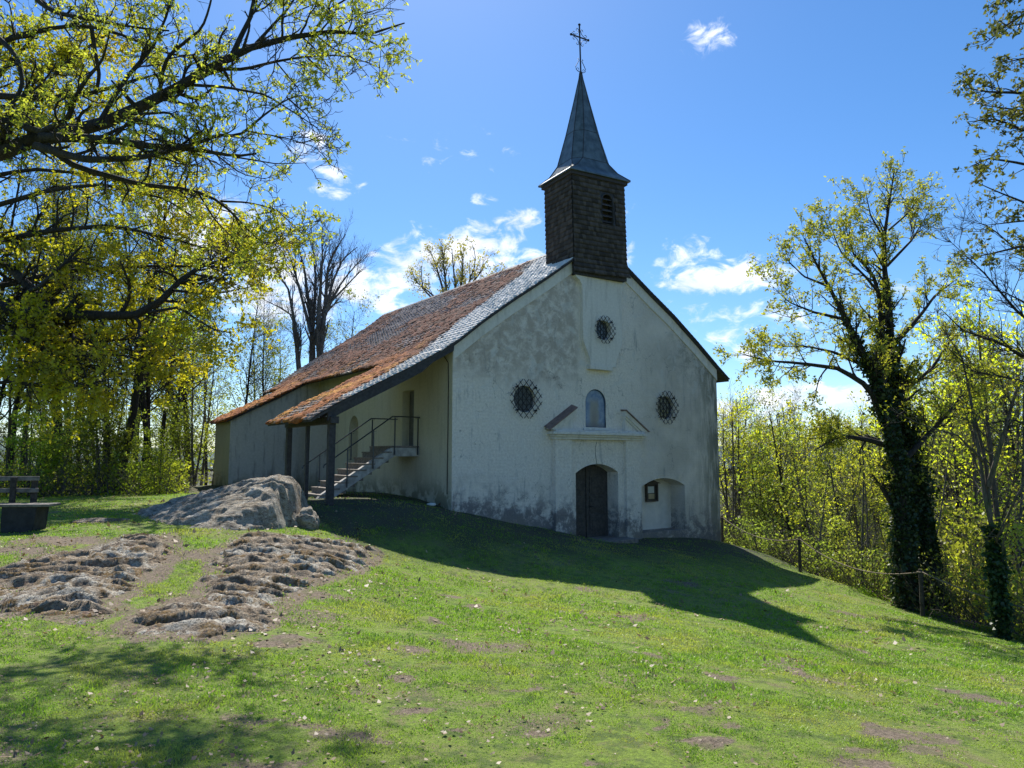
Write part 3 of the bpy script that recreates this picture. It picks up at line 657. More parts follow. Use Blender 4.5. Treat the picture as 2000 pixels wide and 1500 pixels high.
# door surround
mb = MB()
mb.box((3.68, -.19, -2.2), (4.36, -.001, 2.12)); mb.box((6.80, -.19, -2.2), (7.50, -.001, 2.12))
outer = [(4.36, -2.2), (6.80, -2.2), (6.80, 2.12), (4.36, 2.12)]; dj = arch(4.62, 6.52, -2.2, 1.04, 1.33)
pan = [(4.36, -2.2)] + [(4.62, -2.2)] + dj[:1:-1] + [(6.52, -2.2), (6.80, -2.2), (6.80, 2.12), (4.36, 2.12)]
mb.prism(pan, lambda a, b: (a, -.06, b), lambda a, b: (a, -.002, b))
mb.build('door_surround', m_front, CH, bevel=.012)
mb = MB()
for (z0, z1, e, d) in [(2.12, 2.2, .06, .24), (2.2, 2.27, .12, .30), (2.27, 2.36, .2, .38)]: mb.box((3.68 - e, -d, z0), (7.50 + e, -.001, z1))
mb.box((3.6, -.30, 2.36), (7.6, -.001, 2.42))
mb.build('cornice', m_trim, CH, bevel=.01)
for sgn, x0, xt in ((1, 3.4, 4.5), (-1, 7.86, 6.78)):
    mb = MB(); f0 = lambda a, b: (a, -.14, b); f1 = lambda a, b: (a, -.001, b)
    mb.prism([(x0 + sgn * .12, 2.42), (xt - sgn * .04, 2.42), (xt - sgn * .04, 3.0)][::sgn], f0, f1)
    dxn = (xt - x0); sl_ = .72 / abs(dxn)
    q = [(x0, 2.42), (x0 + sgn * .28, 2.42), (xt, 2.95), (xt, 3.12)]
    mb.prism(q[::sgn], lambda a, b: (a, -.24, b), f1)
    q = [(x0 + sgn * .2, 2.42), (x0 + sgn * .42, 2.42), (xt - sgn * .02, 2.86), (xt - sgn * .02, 2.98)]
    mb.prism(q[::sgn], lambda a, b: (a, -.19, b), f1)
    pd = mb.build('pediment', m_trim, CH)
    mb = MB(); q = [(x0 - sgn * .04, 2.42), (x0 + sgn * .02, 2.42), (xt + sgn * .03, 3.13), (xt + sgn * .03, 3.165)]
    mb.prism(q[::sgn], lambda a, b: (a, -.30, b + .0), lambda a, b: (a, -.001, b + .10 if sgn > 0 else b + .02))
    mb.build('pediment_cover', simple('brown_sheet_cover', (.19, .12, .10), .6, var=.3), pd)
# door
dl = arch(4.5, 6.62, -1.6, 1.04, 1.42)
mb = MB(); mb.prism(dl, lambda a, b: (a, .46, b), lambda a, b: (a, .5, b)); DO = mb.build('door', m_door, CH)
mb = MB()
for x0, x1 in ((4.66, 5.5), (5.58, 6.46)):
    for z0, z1 in ((-1.0, -.35), (-.25, .25), (.35, .92)):
        mb.box((x0 + .1, .435, z0), (x1 - .1, .462, z1)); mb.box((x0 + .18, .42, z0 + .09), (x1 - .18, .437, z1 - .09))
mb.box((5.51, .42, -1.2), (5.57, .462, 1.28)); mb.build('door_panel', m_door, DO, bevel=.008)
for zz in (.08, -.32): mb = MB(); mb.box((4.66, .405, zz), (5.1, .419, zz + .035)); mb.build('hinge', m_rail, DO)
mb = MB(); mb.tube([(5.66, .43, -.1), (5.66, .37, -.1), (5.8, .37, -.1)], .012); mb.build('handle', m_iron, DO)
mb = MB(); mb.box((4.45, -.75, -1.6), (6.75, .5, -1.12)); mb.build('door_step', m_step, CH, bevel=.02)
# oculus windows with diamond grilles
for (x, z, r, nm) in OC:
    yb = -.15 if nm == 'top' else 0
    mb = MB(); mb.prism(circle(x, z, r + .02), lambda a, b: (a, .11 if z < 5 else .0, b), lambda a, b: (a, .14 if z < 5 else .03, b))
    WI = mb.build('round_window', m_glass, CH)
    mb = MB()
    for k in range(-2, 3):
        d = k * r / 2.6; L = sqrt(max(r * r - d * d, 0)); yg = .098 if z < 5 else -.012; mb.box((x + d - .006, yg, z - L), (x + d + .006, yg + .011, z + L)); mb.box((x - L, yg, z + d - .006), (x + L, yg + .009, z + d + .006))
    mb.build('leading', m_iron, WI)
    mb = MB(); R = r * 1.5; k = 0
    for sg in (1, -1):
        for i in range(-3, 4):
            d = i * R / 3.75; L = sqrt(R * R - d * d) * .96; c, s = cos(pi / 4 * 1.08), sin(pi / 4 * 1.08) * sg
            a = (x - s * d * 1 - c * L, yb - .09 - .012 * (sg > 0), z + c * d * sg * sg - s * L); b2 = (x - s * d + c * L, yb - .09 - .012 * (sg > 0), z + c * d + s * L)
            mb.tube([a, b2], .011 if nm != 'top' else .009, 5)
    for a in (pi / 4, 3 * pi / 4, 5 * pi / 4, 7 * pi / 4):
        mb.tube([(x + R * .8 * cos(a), yb - .1, z + R * .8 * sin(a)), (x + R * .8 * cos(a), yb + .02, z + R * .8 * sin(a))], .018, 5)
        mb.box((x + R * .8 * cos(a) - .035, yb - .13, z + R * .8 * sin(a) - .03), (x + R * .8 * cos(a) + .035, yb - .1, z + R * .8 * sin(a) + .03))
    mb.build('grille', m_iron, WI)
# picture niche
mb = MB(); mb.prism(pic_o, lambda a, b: (a, .055, b), lambda a, b: (a, .085, b)); PI_ = mb.build('arched_picture', m_pic, CH)
mb = MB(); pts = [(a, .03, b) for a, b in pic_o]; mb.tube(pts, .028, 6, closed=True); mb.build('picture_frame', simple('dark_blue_frame', (.03, .05, .09), .4), PI_)
mb = MB(); mb.box((5.0, -.07, 2.44), (6.2, -.001, 2.51)); mb.build('picture_sill', m_trim, CH)
# crack above the door, wire marks
mb = MB(); mb.tube([(5.55, -.061, 1.33), (5.5, -.061, 1.6), (5.49, -.061, 1.85), (5.56, -.061, 2.05)], .008, 4); mb.build('crack', m_iron, CH)

# side walls
mb = MB(); side = lambda a, b, d: (d, a, b)
holed(mb, [(0, -1.5), (4.95, -1.5), (4.95, roofz(0) - .14), (0, roofz(0) - .14)][::-1], [([(2.33, 1.9), (3.12, 1.9), (3.12, 3.68), (2.33, 3.68)][::-1], .3)], side)
mb.add([(0, 4.95, -1.5), (.25, 4.95, -1.5), (.25, 4.95, 4.9), (0, 4.95, roofz(0) - .14)], [(0, 1, 2, 3)])
holed(mb, [(4.95, -1.5), (16.5, -1.5), (16.5, 4.75), (4.95, 4.75)][::-1], [(arch(7.1, 8.0, .2, 2.55, 3.1)[::-1], .35)], lambda a, b, d: (.25 + d, a, b))
mb.add([(.6, 7.0, .1), (.6, 8.1, .1), (.6, 8.1, 3.2), (.6, 7.0, 3.2)], [(0, 3, 2, 1)])
mb.build('side_wall', m_side, CH)
mb = MB(); mb.add([(12.0, 0, -3), (12.0, 16.5, -3), (12.0, 16.5, 4.9), (12.0, 0, 4.9), (12.0, .0, -3)], [(0, 1, 2, 3)])
mb.add([(.25, 16.5, -2), (12, 16.5, -2), (12, 16.5, 4.85), (5.85, 16.5, 9.0), (.25, 16.5, 4.9)], [(4, 3, 2, 1, 0)]); mb.build('rear_wall', m_annex, CH)
mb = MB(); mb.box((.26, 2.3, 1.88), (.3, 3.15, 3.7)); UD = mb.build('upper_door', simple('grey_blue_door', (.14, .15, .175), .6, var=.2), CH)
mb = MB(); mb.tube([(.24, 2.45, 2.75), (.19, 2.45, 2.75), (.19, 2.56, 2.75)], .012); mb.build('handle', m_iron, UD)
mb = MB(); mb.prism([(.26, .3), (-.7, .3), (-.7, 3.2), (.26, 4.2)], lambda a, b: (a, 9.5, b), lambda a, b: (a, 10.1, b)); mb.build('buttress', m_annex, CH)
mb = MB(); mb.tube([(-.02, .5, 4.55), (-.02, .22, 4.3), (-.02, .2, 3.6), (-.02, .2, 2.4), (-.02, .22, .5)], .012, 5); mb.build('cable', m_iron, CH)
# annex
AT0, AT1, AS = 11.25, 13.6, -3.27
mb = MB(); tp = [(s, roofz(s) - .14) for s in (.25, -.4, -1.4, -2.3, AS)]; mb.add([(AS, AT0, -.6), (.25, AT0, -.6)] + [(s, AT0, z) for s, z in tp], [tuple(range(7))]); AN = mb.build('annex_wall', m_annex, CH)
mb = MB(); z = roofz(AS) - .14; mb.add([(AS, AT0, -.6), (AS, AT1, -.6), (AS, AT1, z), (AS, AT0, z)], [(0, 3, 2, 1)]); mb.add([(AS, AT1, -.6), (.25, AT1, -.6), (.25, AT1, 4.8), (AS, AT1, z)], [(0, 1, 2, 3)]); mb.build('annex_side_wall', m_ochre, CH)

# ---- roof: slabs below, tiles and moss above
RF = None
def slab(name, s0, s1, t0, t1, parent, th=.08, n=20):
    mb = MB(); ss = np.linspace(s0, s1, n)
    for a, b_ in zip(ss[:-1], ss[1:]):
        za, zb = roofz(a) - .03, roofz(b_) - .03
        V = [(a, t0, za), (b_, t0, zb), (b_, t1, zb), (a, t1, za), (a, t0, za - th), (b_, t0, zb - th), (b_, t1, zb - th), (a, t1, za - th)]
        mb.add(V, [(0, 1, 2, 3), (7, 6, 5, 4), (0, 4, 5, 1), (3, 2, 6, 7)] + ([(0, 3, 7, 4)] if a == ss[0] else []) + ([(1, 5, 6, 2)] if b_ == ss[-1] else []))
    return mb.build(name, m_slateedge, parent)


RF = slab('roof', -.42, AX, -.12, 16.8, CH)
RR = slab('roof', AX, 12.62, -.12, 16.8, CH)
SR = slab('stair_roof', -4.18, -.42, -.12, 3.45, CH)
AR = slab('annex_roof', -3.45, -.42, 11.05, 13.75, CH)


def mossmask(s, t):
    P = p3(s * .9, t * .6); n = fbm(P, 4, 61); low = np.clip((4.2 - s) / 6.5, 0, 1.1)
    clear = np.clip((t - (.35 + .30 * np.clip(s + 3.5, 0, 9))) / .35, 0, 1)      # bare strip beside the front verge
    far = np.clip(1.15 - np.clip(t - 3.5, 0, 14) / 14 * .35, 0, 1)
    band = np.exp(-((t - (.9 + .36 * (s + 3))) / .7) ** 2) * .55
    return np.clip((n * .75 + low * .7 + .16 + band) * far, 0, 1.2) * clear


def tiles(parent, s0, s1, t0, t1, seed, side=1, course=.19, width=.24):
    rg = np.random.default_rng(seed)
    # arc length along the slope
    fs = np.linspace(s1, s0, 400); fz = np.array([roofz(a) for a in fs]); L = np.r_[0, np.cumsum(np.hypot(np.diff(fs), np.diff(fz)))]
    V = []; M = []; mv = []; nC = int(L[-1] / course)
    for c in range(nC + 1):
        l0 = c * course; l1 = min(l0 + course * 1.25, L[-1] + .05)
        a0, z0 = np.interp(l0, L, fs), np.interp(l0, L, fz); a1, z1 = np.interp(l1, L, fs), np.interp(l1, L, fz)
        if l1 > L[-1]: z1 -= .03
        off = (c % 2) * width / 2; tt = np.arange(t0 - off, t1, width)
        for tq in tt:
            ta, tb = max(tq + .004, t0), min(tq + width - .004, t1)
            if tb - ta < .03: continue
            j = rg.normal() * .004; lift = .045 + abs(rg.normal()) * .008; dn = rg.normal() * .008
            dsx = (a1 - a0); V.append([(a0, ta, z0 + .002), (a0, tb, z0 + .002), (a1 + dn, tb, z1 + lift + j), (a1 + dn, ta, z1 + lift - j), (a1 + dn, ta, z1 - .01), (a1 + dn, tb, z1 - .01)])
    V = np.array(V); n = len(V); cen = V.mean(1); mm = mossmask(cen[:, 0], cen[:, 1]) if side > 0 else np.zeros(n)
    base = np.arange(n)[:, None] * 6; F = np.concatenate([base + np.array([0, 1, 2, 3]), base + np.array([3, 2, 5, 4]), ])
    E_ = np.concatenate([base + np.array([0, 3, 4]), base + np.array([1, 5, 2])])
    o = npmesh('tiles', V.reshape(-1, 3), [F, E_], m_tile, parent, attrs={'mossy': np.repeat(np.clip(mm, 0, 1), 6), 'clean': np.repeat(np.clip(1 - (cen[:, 1] - (.45 + .30 * np.clip(cen[:, 0] + 3.0, 0, 9))) / .5, 0, 1) * (cen[:, 0] > -3.2), 6)})
    if side > 0:
        # moss cushions sitting on the lower edges of the tiles
        import bmesh
        bm = bmesh.new(); bmesh.ops.create_icosphere(bm, subdivisions=2, radius=1); BP = np.array([v.co[:] for v in bm.verts]); BF = np.array([[v.index for v in f.verts] for f in bm.faces]); bm.free()
        rep = 5; ok = np.repeat(mm, rep) * .8 > rg.random(n * rep) * .9 + .12; ed = np.repeat((V[:, 2] + V[:, 3]) / 2, rep, 0)[ok]; mk = np.repeat(mm, rep)[ok]; k = len(ed)
        ed = ed + np.c_[rg.normal(size=k) * .06, rg.normal(size=k) * .12, np.zeros(k)]; ed[:, 1] = np.clip(ed[:, 1], t0 + .05, t1 - .05); ed[:, 0] = np.clip(ed[:, 0], s0 + .03, s1)
        ed[:, 2] = np.array([roofz(a) for a in ed[:, 0]]) + .012
        sc = np.stack([.05 + .06 * rg.random(k), .07 + .11 * rg.random(k), .028 + .040 * rg.random(k)], -1) * (.65 + .7 * mk[:, None])
        Q = BP[None] * sc[:, None]; sh = fbm((BP[None] * 1.6 + ed[:, None] * 7).reshape(-1, 3), 2, 5).reshape(k, -1, 1); Q = Q * (1 + .38 * sh)
        Q[:, :, 2] += Q[:, :, 0] * .62; Q = Q + ed[:, None]
        npmesh('moss', Q.reshape(-1, 3), [(BF[None] + np.arange(k)[:, None, None] * len(BP)).reshape(-1, 3)], m_moss, parent, smooth=True)
    return o


tiles(RF, -.46, AX, -.15, 16.82, 1); tiles(SR, -4.22, -.42, -.15, 3.47, 2); tiles(AR, -3.5, -.42, 11.02, 13.78, 3)
# right slope in simple courses
fs = np.linspace(AX, 12.66, 42); mb = MB()
for a, b_ in zip(fs[:-1], fs[1:]): mb.add([(a, -.15, roofz(a) + .0), (b_, -.15, roofz(b_) + .03), (b_, 16.82, roofz(b_) + .03), (a, 16.82, roofz(a)), (b_, -.15, roofz(b_)), (b_, 16.82, roofz(b_))], [(0, 1, 2, 3), (1, 4, 5, 2)])
mb.build('tiles', m_tile, RR)
mb = MB()
for i in range(36): t = 1.6 + i * .425; mb.prism([(AX - .17, roofz(AX) - .1), (AX, roofz(AX) + .04 + .004 * (i % 3)), (AX + .17, roofz(AX) - .1)], lambda a, b, t=t: (a, t, b), lambda a, b, t=t: (a, min(t + .43, 16.84), b + .012))
mb.build('ridge_tiles', m_dwood, RF)
# barge board, rafters, posts of the stair roof
mb = MB(); ss = np.linspace(-3.75, -.02, 12)
for a, b_ in zip(ss[:-1], ss[1:]): mb.add([(a, -.10, roofz(a) - .1), (b_, -.10, roofz(b_) - .1), (b_, -.10, roofz(b_) - .34 + .10 * (b_ > -1)), (a, -.10, roofz(a) - .34 + .10 * (a > -1)), (a, -.04, roofz(a) - .1), (b_, -.04, roofz(b_) - .1), (b_, -.04, roofz(b_) - .34 + .10 * (b_ > -1)), (a, -.04, roofz(a) - .34 + .10 * (a > -1))], [(0, 3, 2, 1), (4, 5, 6, 7), (3, 7, 6, 2)])
mb.build('barge_board', m_dwood, SR)
mb = MB(); mb.box((-3.7, -.2, 2.42), (-3.48, 3.4, 2.6)); mb.build('beam', m_dwood, SR, bevel=.01)
for t, wd in ((0, .085), (1.73, .05), (3.28, .075)):
    mb = MB(); mb.box((-3.6 - wd, t - wd, 0.1), (-3.6 + wd, t + wd, 2.43)); mb.build('post', m_dwood, SR, bevel=.01)
for t in (.35, 1.2, 2.0, 2.8):
    mb = MB()
    for a, b_ in zip(ss[:-1], ss[1:]): mb.add([(a, t, roofz(a) - .13), (b_, t, roofz(b_) - .13), (b_, t, roofz(b_) - .27), (a, t, roofz(a) - .27), (a, t + .1, roofz(a) - .13), (b_, t + .1, roofz(b_) - .13), (b_, t + .1, roofz(b_) - .27), (a, t + .1, roofz(a) - .27)], [(0, 3, 2, 1), (4, 5, 6, 7), (3, 7, 6, 2)])
    mb.build('rafter', m_dwood, SR)
for par, t in ((RF, 16.84), (AR, 14.5)):
    pass
mb = MB()
for a, b_ in zip(np.linspace(AX, 12.6, 12)[:-1], np.linspace(AX, 12.6, 12)[1:]): mb.add([(a, -.17, roofz(a) - .0), (b_, -.17, roofz(b_)), (b_, -.17, roofz(b_) - .07), (a, -.17, roofz(a) - .07)], [(0, 3, 2, 1)])
for a, b_ in zip(np.linspace(-.3, AX, 14)[:-1], np.linspace(-.3, AX, 14)[1:]): mb.add([(a, -.17, roofz(a) + .02), (b_, -.17, roofz(b_) + .0), (b_, -.17, roofz(b_) - .05), (a, -.17, roofz(a) - .05)], [(0, 3, 2, 1)])
mb.build('verge_trim', m_slateedge, CH)

# ---- outside staircase
ST = MB(); prof = []
T0, T1 = 1.95, 3.45; zt = 1.90; rise = .175; run = .268
xs = [-.94 - run * i for i in range(9)]
under = [(0, 1.58), (-.85, 1.58), (-2.75, .35), (-3.0, -.2), (-3.35, -.2)]
up = [(0, zt - .06)]; x = -.94; z = zt - .06
for i in range(9): up += [(x, z), (x, z - rise)]; x -= run; z -= rise
outline = under + [(xs[-1] - .02, -.2)] + up[::-1]
outline = [p for i, p in enumerate(outline) if i == 0 or p != outline[i - 1]]
mb = MB(); mb.prism([(0, 1.58), (-.85, 1.58), (-2.75, .38), (-3.35, -.2), (-3.36, .2)] + [(-3.09, .5)] + [(-.94, zt - .06), (0, zt - .06)][0:2], lambda a, b: (a, T0 + .0, b), lambda a, b: (a, T0 + .16, b))
SA = mb.build('staircase', m_conc, CH)
x = -.94; z = zt
mb = MB(); mb.box((-.98, T0 + .0, z - .05), (-.0, T1, z)); mb.box((-.96, T0 + .17, z - .30), (0, T1, z - .051)); mb.build('landing', m_step, SA, bevel=.006)
for i in range(1, 9):
    z = zt - rise * i; x = -.94 - run * i
    mb = MB(); mb.box((x - .03, T0 - .02, z - .045), (x + run + .01, T1, z)); mb.box((x, T0 + .17, z - rise - (.16 if i < 8 else .6)), (x + run, T1, z - .046)); mb.build('step', m_step, SA, bevel=.006)
for (tt, posts) in ((T0 - .05, [-2.35, -1.55, -.86, -.08]), (T1 - .03, [-2.6, -1.6, -.9])):
    mb = MB(); xe = -3.1 if tt > 2.5 else -3.04; rz = lambda s: 2.78 - max(0, -.94 - s) * .69
    pts = [(xe - .02, tt, rz(xe) - .08), (xe, tt, rz(xe)), (-.94, tt, 2.78), (-.02, tt, 2.78)]
    mb.tube(pts, .019, 8)
    for sp_ in posts:
        zb = (zt - .28 if sp_ > -1 else zt - .28 - (-.94 - sp_) * .66) if tt < 2.5 else (zt if sp_ > -1 else zt - (-.94 - sp_) * .66)
        mb.box((sp_ - .016, tt - .016, zb), (sp_ + .016, tt + .016, rz(sp_) - .04)); mb.box((sp_ - .09, tt - .008, rz(sp_) - .045), (sp_ + .09, tt + .008, rz(sp_) - .033)); mb.box((sp_ - .006, tt - .006, rz(sp_) - .045), (sp_ + .006, tt + .006, rz(sp_)))
    mb.build('handrail', m_rail, SA)

# ---- bell tower: base front-left corner, slightly turned and leaning
TY = radians(-5); TL = radians(1.3)
def tw(x, y, z):
    """tower axes -> chapel axes: x along its front, y to the rear, z above 7.5"""
    X = x; Y = y; X = x - 1.13; Z = z - 7.5
    X, Z = X * cos(TL) - Z * sin(TL), X * sin(TL) + Z * cos(TL); X += 1.13
    return (4.56 + X * cos(TY) - Y * sin(TY), -.17 + X * sin(TY) + Y * cos(TY), Z + 7.5)
TWW, TWD, TZ0, TZ1 = 2.26, 1.62, 7.66, 11.2
V = []; rg = np.random.default_rng(3)
lf = (1.22, 1.72, 9.5, 10.55)   # louvre opening x0 x1 z0 z1
def shingle_face(fn, W_, z0f, z1, off0, hole=None):
    out = []; h = .165; z = 7.2
    r = 0
    while z < z1:
        fl = max(0, .10 * (1 - (z - 7.6) / .55)) if z < 8.15 else 0; fl2 = max(0, .10 * (1 - (z + h - 7.6) / .55)) if z + h < 8.15 else 0
        x = -fl - (.06 if r % 2 else 0)
        while x < W_ + fl:
            ww = .10 + rg.random() * .05; xa = max(x + .003, -fl); xb = min(x + ww - .003, W_ + fl); x += ww
            if xb - xa < .01: continue
            zz = z + rg.normal() * .006
            if zz < z0f((xa + xb) / 2) - .02: continue
            if hole and xb > hole[0] and xa < hole[1] and zz > hole[2] - .02 and zz < hole[3] - .0: continue
            o = .036 + rg.random() * .014
            out.append([fn(xa, fl2 + .004, zz + h * 1.1), fn(xb, fl2 + .004, zz + h * 1.1), fn(xb, fl + o, zz), fn(xa, fl + o, zz), fn(xa, fl - .01, zz), fn(xb, fl - .01, zz)])
        z += h; r += 1
    return out
S = []
S += shingle_face(lambda x, o, z: tw(x, -o, z), TWW, lambda x: 7.68, TZ1, 0, lf)
S += shingle_face(lambda x, o, z: tw(-o, TWD - x, z), TWD, lambda x: 7.95, TZ1, 0)
S += shingle_face(lambda x, o, z: tw(TWW + o, x, z), TWD, lambda x: 7.9, TZ1, 0)
S += shingle_face(lambda x, o, z: tw(TWW - x, TWD + o, z), TWW, lambda x: 8.3, TZ1, 0)
S = np.array(S); n = len(S); base = np.arange(n)[:, None] * 6
F = np.concatenate([base + np.array([0, 3, 2, 1]), base + np.array([3, 4, 5, 2])])
BT = npmesh('bell_tower', S.reshape(-1, 3), [F], m_shing, CH)
mb = MB(); q = [(.01, .01), (TWW - .01, .01), (TWW - .01, TWD - .01), (.01, TWD - .01)]
lo = [tw(x, y, 7.6) for x, y in q]; hi = [tw(x, y, TZ1) for x, y in q]
f0 = [tw(.01, .01, 7.6), tw(lf[0], .01, 7.6), tw(lf[1], .01, 7.6), tw(TWW - .01, .01, 7.6)]
mb.add(lo + hi, [(1, 2, 6, 5), (2, 3, 7, 6), (3, 0, 4, 7), (3, 2, 1, 0), (4, 5, 6, 7)])
lv = arch(lf[0], lf[1], lf[2], 10.35, 10.58, 8)
holed(mb, [(.01, 7.6), (TWW - .01, 7.6), (TWW - .01, TZ1), (.01, TZ1)], [(lv, .25)], lambda a, b, d: tw(a, .01 + d, b))
mb.build('tower_core', m_dwood, BT)
mb = MB()
for i in range(5): z = lf[2] + .08 + i * .2; mb.prism([(lf[0], 0), (lf[1], 0), (lf[1], .03), (lf[0], .03)], lambda a, b, z=z: tw(a, .02, z + b), lambda a, b, z=z: tw(a, .2, z + .13 + b))
mb.prism(arch(lf[0] - .0, lf[1] + .0, lf[2], 10.35, 10.58, 8), lambda a, b: tw(a, .24, b), lambda a, b: tw(a, .26, b)); mb.build('louvre', m_shing, BT)
mb = MB(); mb.tube([tw(a, -.02, b) for a, b in lv], .03, 5, closed=True); mb.build('louvre_frame', m_dwood, BT)
# sheet-metal spire with bell-cast foot
cx, cy = TWW / 2, TWD / 2; e = .17
rings = []
def octo(hw, hd, z, cut):
    return [tw(cx + a * hw, cy + b * hd, z) for a, b in ((-1 + cut, -1), (1 - cut, -1), (1, -1 + cut), (1, 1 - cut), (1 - cut, 1), (-1 + cut, 1), (-1, 1 - cut), (-1, -1 + cut))]
LV = [(TWW / 2 + e, TWD / 2 + e, 11.13, .001), (TWW / 2 + e, TWD / 2 + e, 11.17, .001), (TWW / 2 - .12, TWD / 2 - .02, 11.42, .12), (TWW / 2 - .30, TWD / 2 - .14, 11.78, .36), (.56, .47, 12.9, .48), (.28, .25, 14.1, .52), (.07, .07, 15.05, .58), (.035, .035, 15.3, .58)]
mb = MB(); V = [p for l in LV for p in octo(*l)]; F = []
for i in range(len(LV) - 1): F += [(i * 8 + k, i * 8 + (k + 1) % 8, i * 8 + 8 + (k + 1) % 8, i * 8 + 8 + k) for k in range(8)]
F += [tuple(range(8))[::-1], tuple((len(LV) - 1) * 8 + k for k in range(8))]; mb.add(V, F); SPR = mb.build('spire', m_lead, BT)
mb = MB()
for k in (0, 1, 2, 3, 4, 5, 6, 7): mb.tube([V[i * 8 + k] for i in range(1, len(LV))], .016, 5)
for i, zz in ((4, 0), (3, 0)): mb.tube([V[i * 8 + k] for k in range(8)], .010, 4, closed=True)
mb.build('spire_seams', m_dwood, BT)
mb = MB(); mb.prism([(-.09, -.09), (TWW + .09, -.09), (TWW + .09, TWD + .09), (-.09, TWD + .09)], lambda a, b: tw(a, b, 11.02), lambda a, b: tw(a, b, 11.135)); mb.build('tower_cornice', m_shing, BT)
# wrought iron cross
mb = MB(); C = lambda x, z: tw(cx + x, cy, z)
zc = 16.62; zb = 15.2
mb.tube([C(0, zb), C(0, 17.1)], .028, 6); mb.tube([C(-.38, zc), C(.38, zc)], .028, 6)
for x, z in ((0, 17.1), (-.38, zc), (.38, zc)): mb.tube([C(x - .04, z), C(x, z + .0), C(x + .04, z)], [.03, .05, .03], 8)
def scroll(x0, z0, r, a0, a1, flip): return [C(x0 + flip * r * (1 - .7 * i / 16) * cos(a0 + (a1 - a0) * i / 16), z0 + r * (1 - .7 * i / 16) * sin(a0 + (a1 - a0) * i / 16)) for i in range(17)]
for sx in (-1, 1):
    for sz in (-1, 1):
        pts = [C(sx * (.26 - .21 * sin(a) + 0), zc + sz * (.26 - .21 * cos(a))) for a in np.linspace(0, pi / 2, 7)]
        mb.tube(pts, .011, 4)
        mb.tube([C(sx * (.26 + .05 * cos(a)), zc + sz * (.10 + .05 * sin(a))) for a in np.linspace(-2.4, 2.4, 10)], .010, 4)
        mb.tube([C(sx * (.10 + .05 * sin(a)), zc + sz * (.26 + .05 * cos(a))) for a in np.linspace(-2.4, 2.4, 10)], .010, 4)
    mb.tube([C(0, 15.34), C(sx * .1, 15.30), C(sx * .2, 15.36), C(sx * .22, 15.46), C(sx * .14, 15.6), C(sx * .06, 15.74), C(sx * .09, 15.8), C(sx * .12, 15.76)], .012, 4)
    mb.tube([C(sx * .2, 15.38), C(sx * .13, 15.44), C(sx * .08, 15.4), C(sx * .12, 15.34)], .010, 4)
mb.build('cross', m_iron, BT)

# ---- notice box in the wall niche (hangs on the wall: a thing of its own)
NB = empty('notice_box', tuple(list(cw(8.3, .45)) + [.25]), CH_A, label='small dark wooden notice box with a gabled lid hanging in the arched wall niche', cat='notice box')
# placed on the rear face of the niche, turned with the wall
NB.location = tuple(list(cw(8.9, .63)) + [.26])
mb = MB(); w2, h2 = .30, .33
for a, b_ in (((-w2, -.05, -h2), (-w2 + .05, .06, h2)), ((w2 - .05, -.05, -h2), (w2, .06, h2)), ((-w2 + .05, -.05, -h2), (w2 - .05, .06, -h2 + .05)), ((-w2 + .05, -.05, h2 - .05), (w2 - .05, .06, h2)), ((-w2 + .05, .03, -h2 + .05), (w2 - .05, .06, h2 - .05))): mb.box(a, b_)
mb.build('case', m_board, NB)
mb = MB(); mb.prism([(-w2 - .08, h2), (w2 + .08, h2), (0, h2 + .12)], lambda a, b: (a, -.12, b), lambda a, b: (a, .06, b)); mb.build('lid', m_board, NB)
mb = MB(); mb.box((-.17, .02, -.02), (.15, .028, .22)); mb.build('notice_sheet', m_paper, NB)
mb = MB(); mb.box((-.15, .02, -.23), (.16, .028, -.05)); mb.build('notice_card', m_tan, NB)

# ---- fence: posts with a sagging rope
fp = [(1412, 1066, 27.6, 1.1), (1563, 1115, 23.3, 1.13), (1802, 1197, 18.0, 1.17)]
posts = []
for px, py, Y, h in fp: r = ray(px, py); x = r[0] / r[1] * Y; posts.append((x, Y, height(x, Y)[0], h))
posts += [(11.75, 12.6, height(11.75, 12.6)[0], 1.1)]
FE = empty('rope_fence', (posts[1][0], posts[1][1], posts[1][2]), label='low fence of dark wooden posts strung with one rope along the edge of the lawn', cat='fence'); o0 = Vector(FE.location)
rg = np.random.default_rng(8)
for x, y, z, h in posts:
    mb = MB(); L = [(x + rg.normal() * .006 - o0[0], y - o0[1], z + h * f - .25 * (f == 0) - o0[2]) for f in (0, .3, .6, .9, 1)]; mb.tube(L, [.055, .052, .05, .05, .04], 8); mb.build('post', m_post, FE, smooth=False)
mb = MB()
for (a, b_, sag) in ((posts[0], posts[1], .35), (posts[1], posts[2], .42), (posts[2], posts[3], .3)):
    pts = []
    for f in np.linspace(0, 1, 22): pts.append((a[0] + (b_[0] - a[0]) * f - o0[0], a[1] + (b_[1] - a[1]) * f - o0[1] - .05, (a[2] + a[3] - .06) * (1 - f) + (b_[2] + b_[3] - .06) * f - sag * 4 * f * (1 - f) - o0[2]))
    mb.tube(pts, .016, 5)
for x, y, z, h in posts[:3]: mb.tube([(x - o0[0] + .07 * cos(a), y - o0[1] + .07 * sin(a), z + h - .07 - o0[2]) for a in np.linspace(0, 2 * pi, 10)[:-1]], .014, 5, closed=True)
mb.build('rope', m_rope, FE)

